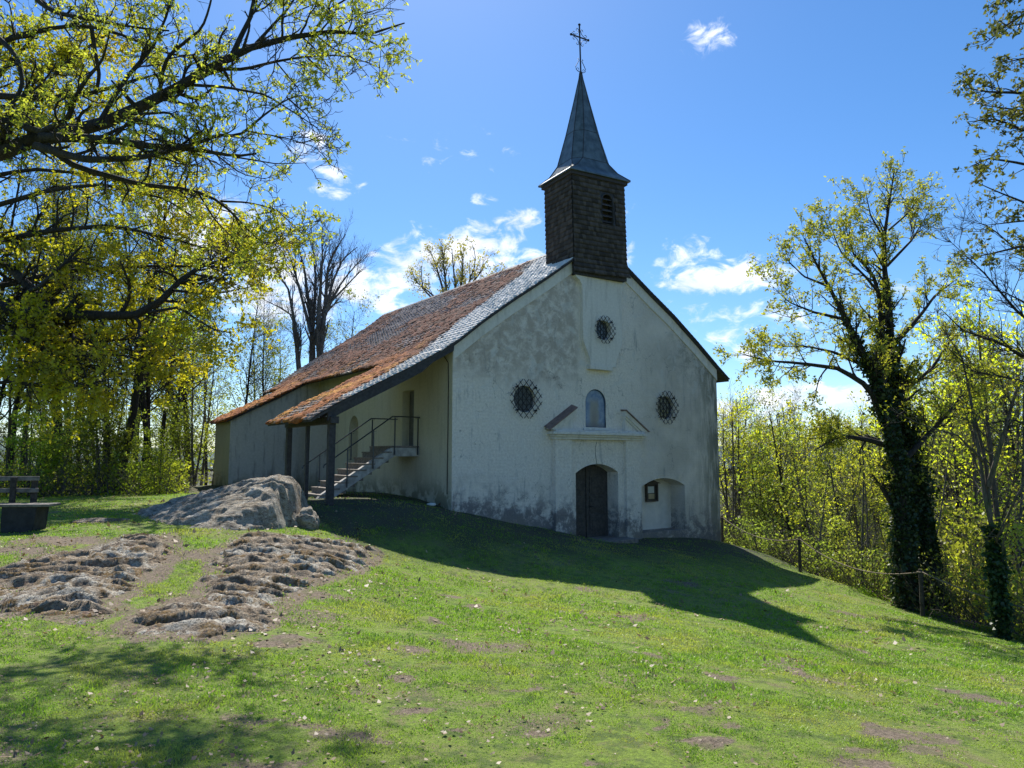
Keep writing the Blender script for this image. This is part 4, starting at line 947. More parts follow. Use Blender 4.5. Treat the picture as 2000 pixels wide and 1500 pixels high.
# ---- bench
bx, by = -9.85, 13.3; bz = float(height(bx, by)[0])
BE = empty('bench', (bx, by, bz), radians(6), label='weathered wooden bench with slatted back on stone blocks at the left edge under the trees', cat='bench')
for z0, y0 in ((.46, -.02), (.46, .22)): mb = MB(); mb.box((-1.6, y0 - .16, z0), (1.12, y0 + .065, z0 + .05)); mb.build('seat_plank', m_bench, BE, bevel=.01)
for xx in (.62, -1.1):
    mb = MB(); mb.prism([(xx - .30, -.1), (xx + .24, -.1), (xx + .28, .458), (xx - .30, .458)], lambda a, b: (a, -.15, b), lambda a, b: (a, .26, b)); mb.build('block', m_block, BE, bevel=.02)
for z0 in (.70, .93): mb = MB(); mb.box((-1.6, .40, z0), (.62, .44, z0 + .085)); mb.build('back_plank', m_bench, BE, bevel=.008)
for xx in (.18, -1.2): mb = MB(); mb.box((xx - .05, .345, -.1), (xx + .05, .398, 1.0)); mb.build('back_post', m_post, BE, bevel=.006)
mb = MB(); mb.box((.46, .45, -.1), (.56, .51, .98)); mb.build('back_post', m_post, BE, bevel=.006)

# ------------------------------------------------------------------ trees
def tubes(P, R, k):
    """P (N,K,3), R (N,K) -> verts, quads"""
    N, K, _ = P.shape
    if N == 0: return np.zeros((0, 3)), np.zeros((0, 4), int)
    T = np.gradient(P, axis=1); T = unit(T); m = unit(T.mean(1)); ref = np.where(np.abs(m[:, 2:3]) < .8, np.array([[0, 0, 1.]]), np.array([[1., 0, 0]]))
    A = unit(np.cross(T, ref[:, None])); B = np.cross(T, A); an = np.arange(k) * 2 * pi / k
    V = P[:, :, None] + R[:, :, None, None] * (np.cos(an)[None, None, :, None] * A[:, :, None] + np.sin(an)[None, None, :, None] * B[:, :, None])
    i = np.arange(N)[:, None, None] * K * k + np.arange(K - 1)[None, :, None] * k; q = np.arange(k)[None, None, :]; q2 = (q + 1) % k
    F = np.stack([i + q, i + q2, i + k + q2, i + k + q], -1).reshape(-1, 4)
    return V.reshape(-1, 3), F


def resample(pts, K):
    pts = np.array(pts, float); d = np.r_[0, np.cumsum(np.linalg.norm(np.diff(pts, axis=0), axis=1))]; t = np.linspace(0, d[-1], K)
    return np.stack([np.interp(t, d, pts[:, j]) for j in range(3)], -1)


def children(P, R, rg, dens, l0, l1, ang=(35, 65), a=.15, K=6, wander=.25, trop=(0, 0, .1), rfac=.55, taper=.3, decay=.55, flat=0.):
    """one level of side shoots on all polylines"""
    N, KK, _ = P.shape; seg = np.linalg.norm(np.diff(P, axis=1), axis=2); L = seg.sum(1)
    cnt = rg.poisson(np.maximum(L * dens, .01)) if np.isscalar(dens) else rg.poisson(L * dens); cnt = np.maximum(cnt, (L * dens > 1.5).astype(int))
    par = np.repeat(np.arange(N), cnt); n = len(par)
    if n == 0: return np.zeros((0, K, 3)), np.zeros((0, K))
    u = a + (1 - a) * rg.random(n) ** .8; x = u * (KK - 1); i = np.minimum(x.astype(int), KK - 2); f = (x - i)[:, None]
    S = P[par, i] * (1 - f) + P[par, i + 1] * f; D = unit(P[par, i + 1] - P[par, i]); r0 = (R[par, i] * (1 - f[:, 0]) + R[par, i + 1] * f[:, 0]) * rfac
    q = rvec(n, rg); q[:, 1] *= (1 - flat); perp = unit(q - (q * D).sum(1, keepdims=True) * D); an = np.radians(ang[0] + (ang[1] - ang[0]) * rg.random(n))[:, None]
    d = unit(D * np.cos(an) + perp * np.sin(an)); ln = (l0 + (l1 - l0) * rg.random(n)) * (1 - decay * u)
    out = [S]; p = S; tr = np.array(trop)
    for k in range(K - 1):
        d = unit(d + rg.normal(size=(n, 3)) * wander + tr); p = p + d * (ln / (K - 1))[:, None]; out.append(p)
    PP = np.stack(out, 1); r0 = np.clip(r0, .0055, None); RR = r0[:, None] * np.linspace(1, taper, K)[None]
    return PP, RR


def leaves_at(P, rg, m, spread, ln, wd, droop=.3, u0=.3, keep=1.0):
    """m leaves along each twig"""
    N, K, _ = P.shape
    if keep < 1: P = P[rg.random(N) < keep]; N = len(P)
    par = np.repeat(np.arange(N), m); n = len(par); u = u0 + (1 - u0) * rg.random(n); x = u * (K - 1); i = np.minimum(x.astype(int), K - 2); f = (x - i)[:, None]
    S = P[par, i] * (1 - f) + P[par, i + 1] * f + rg.normal(size=(n, 3)) * spread
    A = unit(rvec(n, rg) + np.array([0, 0, -droop])); B = unit(np.cross(A, rvec(n, rg))); l = ln * (.6 + .8 * rg.random(n))
    V, F = kites(S, A, B, l, l * wd, np.cross(A, B) * (l * .15)[:, None]); return V, F


def finish(root, levels, leaf, bark, leafm, sides=(9, 6, 5, 4, 3), extra=None):
    """levels: list of (P,R); leaf: list of (V,F,mat,name) -> trunk, twigs and crown as parts of root; all local to root"""
    o = np.array(root.location)
    V = []; F = []; c = 0
    for (P, R), k in zip(levels, sides):
        v, f = tubes(P, R, k); V.append(v); F.append(f + c); c += len(v)
    npmesh('trunk', np.concatenate(V) - o, [np.concatenate(F)], bark, root, smooth=True)
    for v, f, m, nm in leaf: npmesh(nm, v - o, [f], m, root)
    return root


def limb(pts, Ya, Yb, r0, r1, K=14, wob=.0, rg=None):
    """limb from sight lines at a depth running Ya..Yb, with its own swing in depth"""
    n = len(pts); o = []
    for i, (px, py) in enumerate(pts):
        f = i / max(n - 1, 1); Y = Ya + (Yb - Ya) * f + (wob * sin(f * 5 + Ya * 7) if wob else 0); r = ray(px, py); o.append([r[0] / r[1] * Y, Y, EYE + r[2] / r[1] * Y])
    P = resample(o, K); R = np.linspace(r0, r1, K); return P, R


def limbset(L): return np.stack([a for a, b in L]), np.stack([b for a, b in L])


# 1. big maple whose limbs reach in from the upper left
rg = np.random.default_rng(11)
X0, Y0_ = -10.0, 10.3; zb = float(height(X0, Y0_)[0])
M1 = empty('maple_tree', (X0, Y0_, zb), label='near maple with thick dark limbs and small olive leaves reaching in at the upper left', cat='tree')
a = np.array
hub = ray(-60, 320); HB = a([hub[0] / hub[1] * 8.2, 8.2, EYE + hub[2] / hub[1] * 8.2])
tr = resample([[X0, Y0_, zb - .3], [X0 + .1, Y0_, zb + 1.5], [X0 + .2, Y0_ - .1, 3.4], [X0 + .3, Y0_ - .1, 5.2], [X0 + .4, Y0_ + .2, 7.5], [X0 + .6, Y0_ + .3, 11]], 14)
T1 = (tr[None], np.array([[.42, .38, .35, .33, .31, .29, .26, .22, .18, .15, .12, .09, .07, .05]]))
S_ = .011  # metres of radius per 2 px at this depth
def limb1(pts, Ya, Yb, r0, r1, K=14, wob=.0): return limb(pts, Ya * 1.2, Yb * 1.2, r0 * 1.2, r1 * 1.2, K, wob * 1.5)
Lm = [
 limb1([(-330, 420), (-120, 340), (0, 298), (79, 269), (124, 262), (186, 248), (248, 223), (310, 190), (360, 165), (413, 132), (455, 105), (488, 89), (537, 79), (612, 64), (661, 58), (703, 70), (756, 66), (790, 45)], 8.4, 8.9, .19, .012, 18, .15),
 limb1([(79, 269), (157, 269), (227, 275), (289, 285), (351, 289), (393, 293), (455, 306), (500, 300)], 8.2, 7.7, .085, .016, 14, .1),
 limb1([(351, 289), (393, 277), (430, 262), (463, 268), (484, 252), (517, 223), (566, 190), (600, 185)], 7.9, 7.6, .035, .007, 14, .1),
 limb1([(70, 285), (116, 298), (165, 312), (248, 310), (289, 306), (351, 289)], 8.2, 7.9, .07, .03, 14),
 limb1([(79, 275), (145, 327), (198, 339), (269, 360), (331, 366), (384, 372), (430, 393), (475, 438), (517, 484), (560, 470)], 8.3, 8.8, .06, .007, 14, .1),
 limb1([(384, 372), (420, 430), (470, 480), (510, 520)], 8.6, 8.5, .018, .005, 14), limb1([(430, 393), (480, 395), (530, 405), (575, 430)], 8.7, 8.9, .02, .005, 14),
 limb1([(-300, 250), (-100, 200), (0, 186), (41, 190), (116, 192), (186, 182), (248, 161), (289, 145), (350, 150)], 9.3, 9.6, .11, .014, 14, .1),
 limb1([(-200, 160), (-60, 200), (0, 231), (41, 244), (83, 258)], 8.8, 8.2, .07, .05, 14),
 limb1([(83, 258), (136, 231), (145, 194), (169, 153), (200, 120), (215, 60)], 8.2, 7.6, .055, .010, 14),
 limb1([(-200, 150), (0, 83), (41, 70), (103, 54), (165, 48), (231, 62), (289, 91), (351, 112), (413, 114), (455, 110)], 9.4, 9.2, .06, .012, 14, .1),
 limb1([(30, -60), (70, 0), (107, 25), (174, 37), (265, 54), (330, 60)], 8.6, 8.3, .05, .014, 14),
 limb1([(310, 190), (322, 116), (360, 83), (397, 54), (413, 0), (420, -50)], 8.6, 8.1, .035, .012, 14),
 limb1([(455, 105), (471, 70), (488, 37), (496, 0), (500, -50)], 8.7, 8.9, .05, .025, 14),
 limb1([(422, 134), (475, 136), (537, 120), (599, 110), (661, 107), (703, 116), (740, 132)], 8.7, 9.3, .032, .006, 14, .1),
 limb1([(178, 50), (186, 103), (194, 145), (188, 185)], 9.0, 9.4, .04, .03, 14), limb1([(273, 223), (331, 219), (360, 248), (368, 270), (380, 300)], 8.4, 7.9, .025, .008, 14),
 limb1([(-20, 60), (8, 83), (37, 116), (45, 165), (20, 215)], 9.2, 8.9, .05, .03, 14), limb1([(376, 298), (386, 322), (384, 372)], 7.9, 8.4, .015, .006, 14),
 limb1([(612, 64), (640, 20), (690, -10), (720, -60)], 8.8, 8.5, .022, .008, 14), limb1([(240, 225), (290, 240), (350, 260), (420, 300), (470, 340), (520, 350)], 8.5, 8.9, .03, .006, 14),
 limb1([(500, 85), (560, 20), (600, -40)], 8.8, 9.0, .03, .012, 14), limb1([(189, 248), (240, 160), (300, 90), (330, 20), (340, -40)], 8.4, 8.9, .045, .012, 14), limb1([(360, 165), (440, 170), (520, 185), (590, 230), (620, 250)], 8.6, 8.3, .03, .006, 14),
 limb1([(650, 60), (700, 30), (750, 15), (790, 20)], 8.7, 8.9, .014, .005, 14),
 limb1([(612, 64), (650, 95), (690, 112), (720, 150)], 8.7, 8.4, .014, .005, 14),
 limb1([(700, 70), (740, 90), (765, 125)], 8.8, 9, .014, .005, 14),
 limb1([(600, 112), (640, 150), (665, 170)], 8.9, 9.1, .014, .005, 14),
 limb1([(540, 122), (580, 170), (612, 215)], 8.8, 8.5, .014, .005, 14),
 limb1([(540, 40), (620, 5), (680, -25)], 8.7, 8.4, .014, .005, 14),
 limb1([(455, 306), (540, 320), (600, 318)], 7.8, 8.2, .014, .005, 14),
 limb1([(480, 255), (560, 270), (610, 285)], 7.8, 7.5, .014, .005, 14),
 limb1([(560, 190), (600, 225), (615, 260)], 7.6, 7.7, .014, .005, 14),
 limb1([(500, 420), (540, 410), (585, 450)], 8.7, 8.5, .014, .005, 14),
 limb1([(450, 410), (480, 460), (545, 480), (560, 510)], 8.7, 8.9, .014, .005, 14)]
Lm = [(resample(p, 16), .74 * np.interp(np.linspace(0, 1, 16), np.linspace(0, 1, len(r)), r)) for p, r in Lm]
L0 = limbset(Lm); L1 = children(*L0, rg, 4.6, .5, 1.25, (30, 60), .12, 7, .22, (0, -.15, .02), .5, .35, .45)
L2 = children(*L1, rg, 7.5, .2, .55, (30, 65), .1, 5, .28, (0, 0, .04), .6, .4, .4, .1); L3 = children(*L2, rg, 7, .1, .25, (30, 70), .1, 4, .3, (0, 0, .02), .7, .5, .2)
tips = np.concatenate([L3[0], L2[0][:, -4:]]); mkl = fbm(tips[:, -1] * 1.3, 3, 5) * .5 + rg.random(len(tips)) * .6 > .22; tips = tips[mkl]
lf1 = leaves_at(tips, rg, 9, .014, .056, .42, .5, .72)
finish(M1, [T1, L0, L1, L2, L3], [lf1 + (m_lf_maple, 'crown')], m_bark, None, (12, 10, 5, 3, 3))

# 2. second maple with yellow-green leaves behind it
rg = np.random.default_rng(12)
X0, Y0_ = -17.9, 20.8; zb = float(height(X0, Y0_)[0])
M2 = empty('maple_tree', (X0, Y0_, zb), label='yellow-green leafed maple with a long horizontal limb behind the near dark-limbed maple', cat='tree')
tr = resample([[X0, Y0_, zb - .3], [X0 + .1, Y0_, 2], [X0 + .2, Y0_, 6], [X0 + .5, Y0_, 10], [X0 + .4, Y0_, 15]], 14)
T1 = (tr[None], np.linspace(.45, .1, 14)[None])
Lm = [limb(q[0], q[1] * 1.35, q[2] * 1.35, q[3] * 1.25, q[4] * 1.35, K=16, wob=.5) for q in [
 ([(-250, 640), (0, 600), (20, 603), (50, 613), (117, 615), (200, 617), (267, 615), (300, 603), (333, 567), (350, 550), (400, 515), (440, 505), (490, 520)], 15, 14.5, .24, .02),
 ([(-150, 440), (3, 513), (33, 533), (60, 567), (100, 607)], 15.5, 14.8, .13, .09), ([(27, 585), (83, 557), (117, 523), (160, 480)], 14.9, 14, .07, .02), ([(337, 567), (383, 572), (433, 572), (490, 560)], 14.6, 15, .035, .01),
 ([(290, 610), (350, 600), (383, 623), (417, 643), (450, 650)], 14.6, 14, .035, .01), ([(-200, 600), (0, 637), (50, 663), (100, 687), (180, 720), (260, 735)], 15, 14, .08, .02), ([(125, 617), (140, 650), (153, 700), (170, 740)], 14.7, 14.4, .05, .02),
 ([(-250, 520), (0, 470), (100, 450), (220, 440), (350, 470), (450, 500)], 15.5, 16.5, .12, .015), ([(-200, 580), (0, 560), (120, 530), (280, 520), (420, 520), (540, 490)], 15.8, 16.5, .09, .012),
 ([(-250, 450), (0, 400), (100, 370), (200, 360), (330, 390), (400, 440)], 16, 16.5, .1, .012), ([(-150, 680), (0, 660), (150, 670), (280, 660), (380, 690)], 15, 15.5, .07, .012), ([(-150, 720), (0, 720), (100, 700), (230, 690), (330, 720)], 15.5, 14.5, .07, .012),
 ([(-300, 400), (-50, 320), (60, 200), (130, 120), (220, 60)], 16, 17, .12, .02), ([(-300, 300), (-50, 200), (60, 80), (100, 0)], 16, 17, .12, .02), ([(-200, 350), (0, 300), (100, 250), (220, 230), (320, 250)], 16, 17.5, .09, .015), ([(-50, 350), (60, 330), (180, 340), (300, 360), (400, 400), (470, 420)], 16.5, 17.5, .06, .012),
 ([(-100, 760), (20, 745), (120, 760), (220, 740)], 14.5, 13.8, .05, .012), ([(-150, 130), (0, 110), (80, 140), (180, 110), (260, 110)], 17, 17, .06, .012)]]
L0 = limbset(Lm); L1 = children(*L0, rg, 3.4, 1.0, 2.5, (30, 65), .2, 7, .22, (0, 0, .02), .5, .35, .4)
L2 = children(*L1, rg, 4, .4, 1.2, (30, 65), .1, 5, .28, (0, 0, .04), .6, .4, .4); L3 = children(*L2, rg, 3.6, .15, .4, (30, 70), .1, 4, .3, (0, 0, .02), .7, .5, .2)
tips = np.concatenate([L3[0], L2[0][:, -4:]]); mkl = fbm(tips[:, -1] * .8, 3, 6) * .6 + rg.random(len(tips)) * .6 > 0.17; tips = tips[mkl]
lf1 = leaves_at(tips, rg, 8, .05, .12, .55, .3, .55)
finish(M2, [T1, L0, L1, L2, L3], [lf1 + (m_lf_yellow, 'crown')], m_bark, None, (12, 8, 5, 3, 3))


def fitted(name, label, base, limbs, wob, K, leafspec, bark, seed, lv, ivy=None, group=None):
    """tree from main limbs + grown side shoots; lv = list of children() kwargs"""
    rg = np.random.default_rng(seed); bx, by = base; zb = float(height(bx, by)[0])
    root = empty(name, (bx, by, zb), label=label, cat='tree', group=group)
    Lm = [limb(*q, K=K, wob=wob) for q in limbs]; Lm = [(np.concatenate([np.array([[bx, by, zb - .3]]), p[1:]]) if q[0][0] == 'base' else p, r) for (p, r), q in zip(Lm, limbs)]
    L = [limbset(Lm)]
    for kw in lv: L.append(children(*L[-1], rg, **kw))
    lf = []
    if leafspec:
        mat, m, sp, ln, wd, keep, nlast = leafspec; tips = L[-1][0]
        if nlast == 2: tips = np.concatenate([tips[:, -4:], L[-2][0][:, -4:]])
        mk = fbm(tips[:, -1] * .7, 3, seed) * .6 + rg.random(len(tips)) > 1 - keep; lf.append(leaves_at(tips[mk], rg, m, sp, ln, wd, .2, .2) + (mat, 'crown'))
    if ivy:
        n, thick, zmax = ivy; P, R = L[0]; big = np.where(R[:, 0] > min(.1, R.max() * .9))[0]; sel = big[np.minimum((len(big) * rg.random(n) ** 1.7).astype(int), len(big) - 1)]; u = rg.random(n); x = u * (K - 1); i = np.minimum(x.astype(int), K - 2); f = (x - i)[:, None]
        S = P[sel, i] * (1 - f) + P[sel, i + 1] * f; r = R[sel, i]; ok = (S[:, 2] < zmax + rg.normal(size=n) * .8) & (r > .05); S = S[ok]; r = r[ok]; n = len(S)
        S = S + unit(rvec(n, rg) * [1, 1, .3]) * (r * 1.02 + np.abs(rg.normal(size=n)) * thick * np.clip(.7 + 1.3 * fbm(S * 1.4, 3, 88), .1, 2.4))[:, None]
        A = unit(rvec(n, rg) + [0, 0, -.6]); B = unit(np.cross(A, rvec(n, rg))); l = .095 * (.6 + .8 * rg.random(n)); lf.append(kites(S, A, B, l, l * .8) + (m_ivy, 'ivy'))
    finish(root, L, lf, bark, None, (10, 5, 4, 3, 3)); return root


# 3. tall ivy-clad tree on the right slope
r_ = ray(1795, 1165); bxy = (r_[0] / r_[1] * 19.6, 19.6)
fitted('ivy_clad_tree', 'tall spreading tree with dark ivy-covered double trunk behind the right-hand fence post', bxy, [
 ([(1830, 1230), (1815, 1100), (1795, 980), (1760, 860), (1742, 747), (1739, 667), (1736, 587), (1728, 533), (1727, 453), (1741, 373), (1747, 330)], 19.6, 20.2, .27, .012),
 ([(1778, 1215), (1765, 1080), (1760, 960), (1745, 860), (1720, 763), (1683, 683), (1651, 624), (1629, 576), (1597, 528), (1587, 480), (1571, 465)], 19.3, 18.8, .25, .012),
 ([(1725, 800), (1720, 667), (1720, 587), (1704, 533), (1667, 496), (1650, 440)], 19.7, 20.6, .14, .01),
 ([(1735, 850), (1699, 757), (1640, 720), (1560, 709), (1500, 705), (1445, 690)], 19.4, 17.6, .10, .008), ([(1700, 725), (1677, 709), (1629, 688), (1581, 677), (1506, 677)], 19.2, 20.5, .06, .006),
 ([(1739, 680), (1752, 667), (1800, 613), (1827, 576), (1869, 545)], 19.8, 20.8, .09, .007), ([(1740, 600), (1690, 540), (1640, 490), (1615, 420)], 20, 19, .05, .006), ([(1732, 520), (1780, 470), (1810, 420)], 20, 20.5, .045, .006),
 ([(1728, 470), (1700, 420), (1690, 370)], 20.1, 19.8, .035, .005), ([(1735, 450), (1770, 420), (1800, 380)], 20.1, 20.6, .03, .005), ([(1760, 880), (1700, 860), (1640, 850), (1590, 880)], 19.5, 18, .09, .015),
 ([(1765, 900), (1840, 820), (1890, 760), (1960, 740)], 19.5, 19, .08, .01), ([(1745, 780), (1820, 720), (1860, 660), (1900, 640)], 19.8, 21, .08, .008), ([(1651, 624), (1590, 610), (1540, 590), (1510, 560)], 19, 18.2, .05, .006), ([(1620, 560), (1570, 540), (1530, 500)], 18.9, 19.6, .04, .006)],
 .3, 14, (m_lf_maple, 7, .03, .08, .5, 1.0, 2), m_bark, 31, [dict(dens=5.0, l0=.7, l1=2.0, ang=(25, 50), a=.25, K=7, wander=.16, trop=(0, 0, .08), rfac=.45, decay=.6), dict(dens=6.5, l0=.25, l1=.85, ang=(25, 55), K=5, wander=.2, trop=(0, 0, .06)), dict(dens=4.5, l0=.12, l1=.35, K=4, trop=(0, 0, .05))],
 ivy=(46000, .15, 4.2))
# ivy-clad slimmer trunk at the right border
r_ = ray(1955, 1235); bxy = (r_[0] / r_[1] * 15.5, 15.5)
fitted('ivy_clad_tree', 'slim ivy-wrapped tree rising at the right border beside the fence rope', bxy, [
 ([(1962, 1280), (1950, 1150), (1940, 1040), (1925, 980), (1915, 900), (1900, 820), (1890, 740)], 15.5, 16, .075, .02), ([(1935, 1020), (1925, 900), (1900, 800), (1880, 700), (1840, 640)], 15.6, 16.5, .05, .01), ([(1930, 950), (1960, 850), (1985, 760), (2040, 680)], 15.6, 15, .06, .01),
 ([(1945, 1060), (1990, 960), (2040, 900)], 15.5, 15, .04, .01), ([(1920, 900), (1870, 850), (1800, 830), (1740, 800)], 15.7, 14.8, .03, .006)],
 .1, 12, (m_lf_yellow, 4, .06, .07, .5, .6, 2), m_bark2, 32, [dict(dens=3.6, l0=.6, l1=1.6, ang=(30, 60), a=.2, K=7, wander=.16, trop=(0, 0, .05), rfac=.45), dict(dens=5, l0=.25, l1=.7, K=5, wander=.2)], ivy=(9000, .05, 0.4))
# 4. beech reaching in from the right border
fitted('beech_tree', 'beech with olive leaves reaching into the sky at the upper right border', (11.6, 12.5), [
 ([(2250, 1000), (2200, 600), (2180, 300), (2150, 0), (2140, -200)], 12.5, 12.5, .25, .1),
 ([(2190, 260), (2080, 205), (2000, 181), (1933, 180), (1882, 171)], 12.4, 11.8, .06, .006), ([(2160, 100), (2060, 50), (2000, 27), (1960, 53), (1925, 85)], 12.4, 12, .05, .006), ([(2185, 330), (2080, 270), (2000, 256), (1949, 232), (1891, 238)], 12.4, 12.8, .05, .006),
 ([(2190, 420), (2080, 340), (2000, 320), (1933, 309), (1895, 325)], 12.4, 11.7, .05, .006), ([(2200, 540), (2080, 430), (2000, 395), (1944, 373), (1905, 355)], 12.4, 12.6, .05, .006), ([(2200, 600), (2080, 500), (2000, 480), (1933, 496), (1885, 505)], 12.4, 12.2, .05, .006),
 ([(2150, 30), (2070, -20), (2000, -30), (1950, 10)], 12.4, 12.5, .05, .006), ([(2180, 200), (2080, 130), (2010, 110), (1945, 128)], 12.6, 12.9, .045, .006), ([(2190, 480), (2090, 440), (2010, 430), (1925, 440)], 12.6, 12.9, .045, .006), ([(2180, 240), (2070, 220), (1990, 215), (1915, 205)], 12.6, 12.9, .045, .006)],
 .1, 12, (m_lf_beech, 6, .02, .075, .6, 1.0, 2), m_bark, 33, [dict(dens=6, l0=.35, l1=.9, ang=(30, 60), a=.25, K=6, wander=.15, trop=(-.05, 0, .02), rfac=.5, decay=.5), dict(dens=9, l0=.12, l1=.4, K=4, wander=.2)])
fitted('young_oak_tree', 'nearly leafless fine-twigged tree leaning in at the right border below the beech', (13.2, 16), [
 ([(2160, 1100), (2150, 900), (2130, 700), (2110, 500)], 16, 16, .14, .04), ([(2140, 790), (2070, 730), (2000, 699), (1960, 672), (1880, 645), (1837, 603)], 16, 15.3, .07, .006), ([(2130, 700), (2060, 640), (2000, 624), (1922, 533), (1853, 469)], 16, 16.3, .05, .005),
 ([(2140, 850), (2050, 760), (1980, 740), (1900, 725), (1830, 660)], 16, 15.8, .05, .005), ([(2120, 620), (2050, 540), (2000, 500), (1930, 440), (1880, 430)], 16, 15.6, .04, .005), ([(2150, 900), (2060, 850), (1980, 820), (1900, 830)], 16, 15, .04, .005), ([(2130, 680), (2040, 610), (1960, 570), (1900, 560)], 16, 16.6, .04, .005)],
 .15, 12, (m_lf_maple, 3, .04, .05, .5, .25, 1), m_bark, 34, [dict(dens=4.5, l0=.6, l1=1.6, ang=(20, 45), a=.2, K=7, wander=.13, trop=(0, 0, .03), rfac=.45), dict(dens=5.5, l0=.3, l1=.8, ang=(20, 50), K=5, wander=.18), dict(dens=4, l0=.15, l1=.4, K=3)])


def c4(pts): return [(500 + x / 4, 400 + y / 4) for x, y in pts]
# 5. bare tree and its neighbours behind the roof
r_ = ray(605, 800); by = 42.; bxy = (r_[0] / r_[1] * by, by)
fitted('bare_tree', 'dark leafless many-stemmed tree fanning up behind the low left roof', bxy, [
 (c4(p), by, by + dy, r0, .02) for p, dy, r0 in [
  ([(430, 1900), (440, 1280), (440, 900), (400, 700), (380, 500), (330, 330), (310, 250)], 1, .32), ([(470, 1900), (490, 1250), (540, 800), (560, 500), (620, 350), (700, 230)], -1, .30), ([(430, 1800), (440, 1000), (470, 600), (450, 400), (430, 150)], 2, .22), ([(350, 1900), (340, 1330), (300, 900), (250, 650), (150, 500), (120, 420)], -1.5, .24),
  ([(500, 1500), (520, 900), (640, 650), (750, 500), (870, 380)], 1.5, .16), ([(330, 1300), (290, 870), (180, 800), (60, 740)], 0, .09), ([(480, 1100), (500, 700), (520, 400), (510, 220)], -2, .16), ([(540, 850), (600, 600), (680, 420), (790, 330)], 2, .12), ([(430, 1000), (350, 700), (280, 450), (230, 300)], 1, .12), ([(400, 900), (330, 600), (200, 420)], -1, .09), ([(545, 800), (700, 640), (830, 500)], -1, .08)]],
 .3, 12, None, m_bark3, 41, [dict(dens=1.9, l0=1.0, l1=3.4, ang=(15, 35), a=.3, K=7, wander=.1, trop=(0, 0, .12), rfac=.5, decay=.6), dict(dens=3.2, l0=.5, l1=1.6, ang=(20, 40), K=5, wander=.14, trop=(0, 0, .08), rfac=.6), dict(dens=5, l0=.3, l1=1.0, ang=(20, 45), K=4, wander=.18, rfac=.9)])
r_ = ray(885, 760); by = 47.; bxy = (r_[0] / r_[1] * by, by)
fitted('budding_tree', 'round-topped tree with sparse amber buds showing above the roof ridge', bxy, [
 (c4(p), by, by + dy, r0, .02) for p, dy, r0 in [([(1540, 1500), (1490, 690), (1470, 500), (1450, 300)], 1, .22), ([(1540, 1500), (1600, 650), (1620, 450), (1590, 300)], -1, .2), ([(1540, 1400), (1560, 640), (1540, 480), (1530, 340)], 0, .2), ([(1530, 1300), (1400, 720), (1250, 600), (1210, 500)], 1, .12), ([(1560, 1200), (1660, 610), (1720, 450), (1700, 330)], -1, .14),
  ([(1500, 800), (1400, 450), (1350, 350)], 2, .1), ([(1600, 800), (1780, 600), (1880, 530)], 0, .1), ([(1620, 700), (1760, 520), (1800, 440)], 1, .08), ([(1440, 800), (1300, 650), (1290, 480)], -1, .08)]],
 .3, 12, (m_lf_amber, 4, .10, .15, .6, .8, 1), m_bark3, 42, [dict(dens=2.2, l0=.8, l1=2.2, ang=(20, 40), a=.3, K=7, wander=.12, trop=(0, 0, .1), rfac=.5, decay=.5), dict(dens=3.5, l0=.4, l1=1.1, ang=(25, 50), K=5, wander=.15, trop=(0, 0, .08)), dict(dens=3.5, l0=.2, l1=.5, K=3)])


# grown trees for the woods
def grown(name, h, r0, seed, leafspec, bark, lean=.05, c0=.3, spread=1.0, d1=2.6, d2=4, d3=2.6, stems=1, updir=.1, twig=1.0):
    rg = np.random.default_rng(seed); root = empty(name); S = []; R = []
    for s in range(stems):
        p = np.array([rg.normal() * .1 * (stems > 1), rg.normal() * .1 * (stems > 1), -.4]); d = unit(np.array([rg.normal() * lean * (1 + 2 * (stems > 1)), rg.normal() * lean * (1 + 2 * (stems > 1)), 1.])); q = [p]; hh = h * (1 - .25 * rg.random() * (stems > 1))
        for k in range(11): d = unit(d + rg.normal(size=3) * .035 + [0, 0, .03]); p = p + d * (hh + .4) / 11; q.append(p)
        S.append(q); R.append(r0 * (1 - .25 * rg.random() * (stems > 1)) * np.linspace(1, .12, 12) ** .9)
    L = [(np.array(S), np.array(R))]
    L.append(children(*L[-1], rg, d1, h * .22 * spread, h * .40 * spread, (35, 70), c0, 7, .12, (0, 0, updir), .4, .25, .65))
    L.append(children(*L[-1], rg, d2, h * .06, h * .14, (30, 60), .15, 5, .18, (0, 0, .05), .5, .35, .4))
    if d3: L.append(children(*L[-1], rg, d3, .2 * twig, .6 * twig, (30, 60), .1, 3, .2, (0, 0, .03), .6, .4, .3))
    lf = []
    if leafspec:
        mat, m, sp, ln, wd, keep = leafspec; tips = np.concatenate([L[-1][0][:, -3:], L[-2][0][:, -3:]]); mk = fbm(tips[:, -1] * .6, 3, seed) * .7 + rg.random(len(tips)) > 1 - keep
        lf.append(leaves_at(tips[mk], rg, m, sp, ln, wd, .1, .2) + (mat, 'crown'))
    finish(root, L, lf, bark, None, (8, 5, 3, 3)); return root


def copy_tree(root, loc, rz, sc, label, group):
    r = root.copy(); COL.objects.link(r); r.location = loc; r.rotation_euler = (0, 0, rz); r.scale = sc
    for ch in root.children: c = ch.copy(); COL.objects.link(c); c.parent = r
    r['label'] = label; r['category'] = 'tree'; r['group'] = group; return r


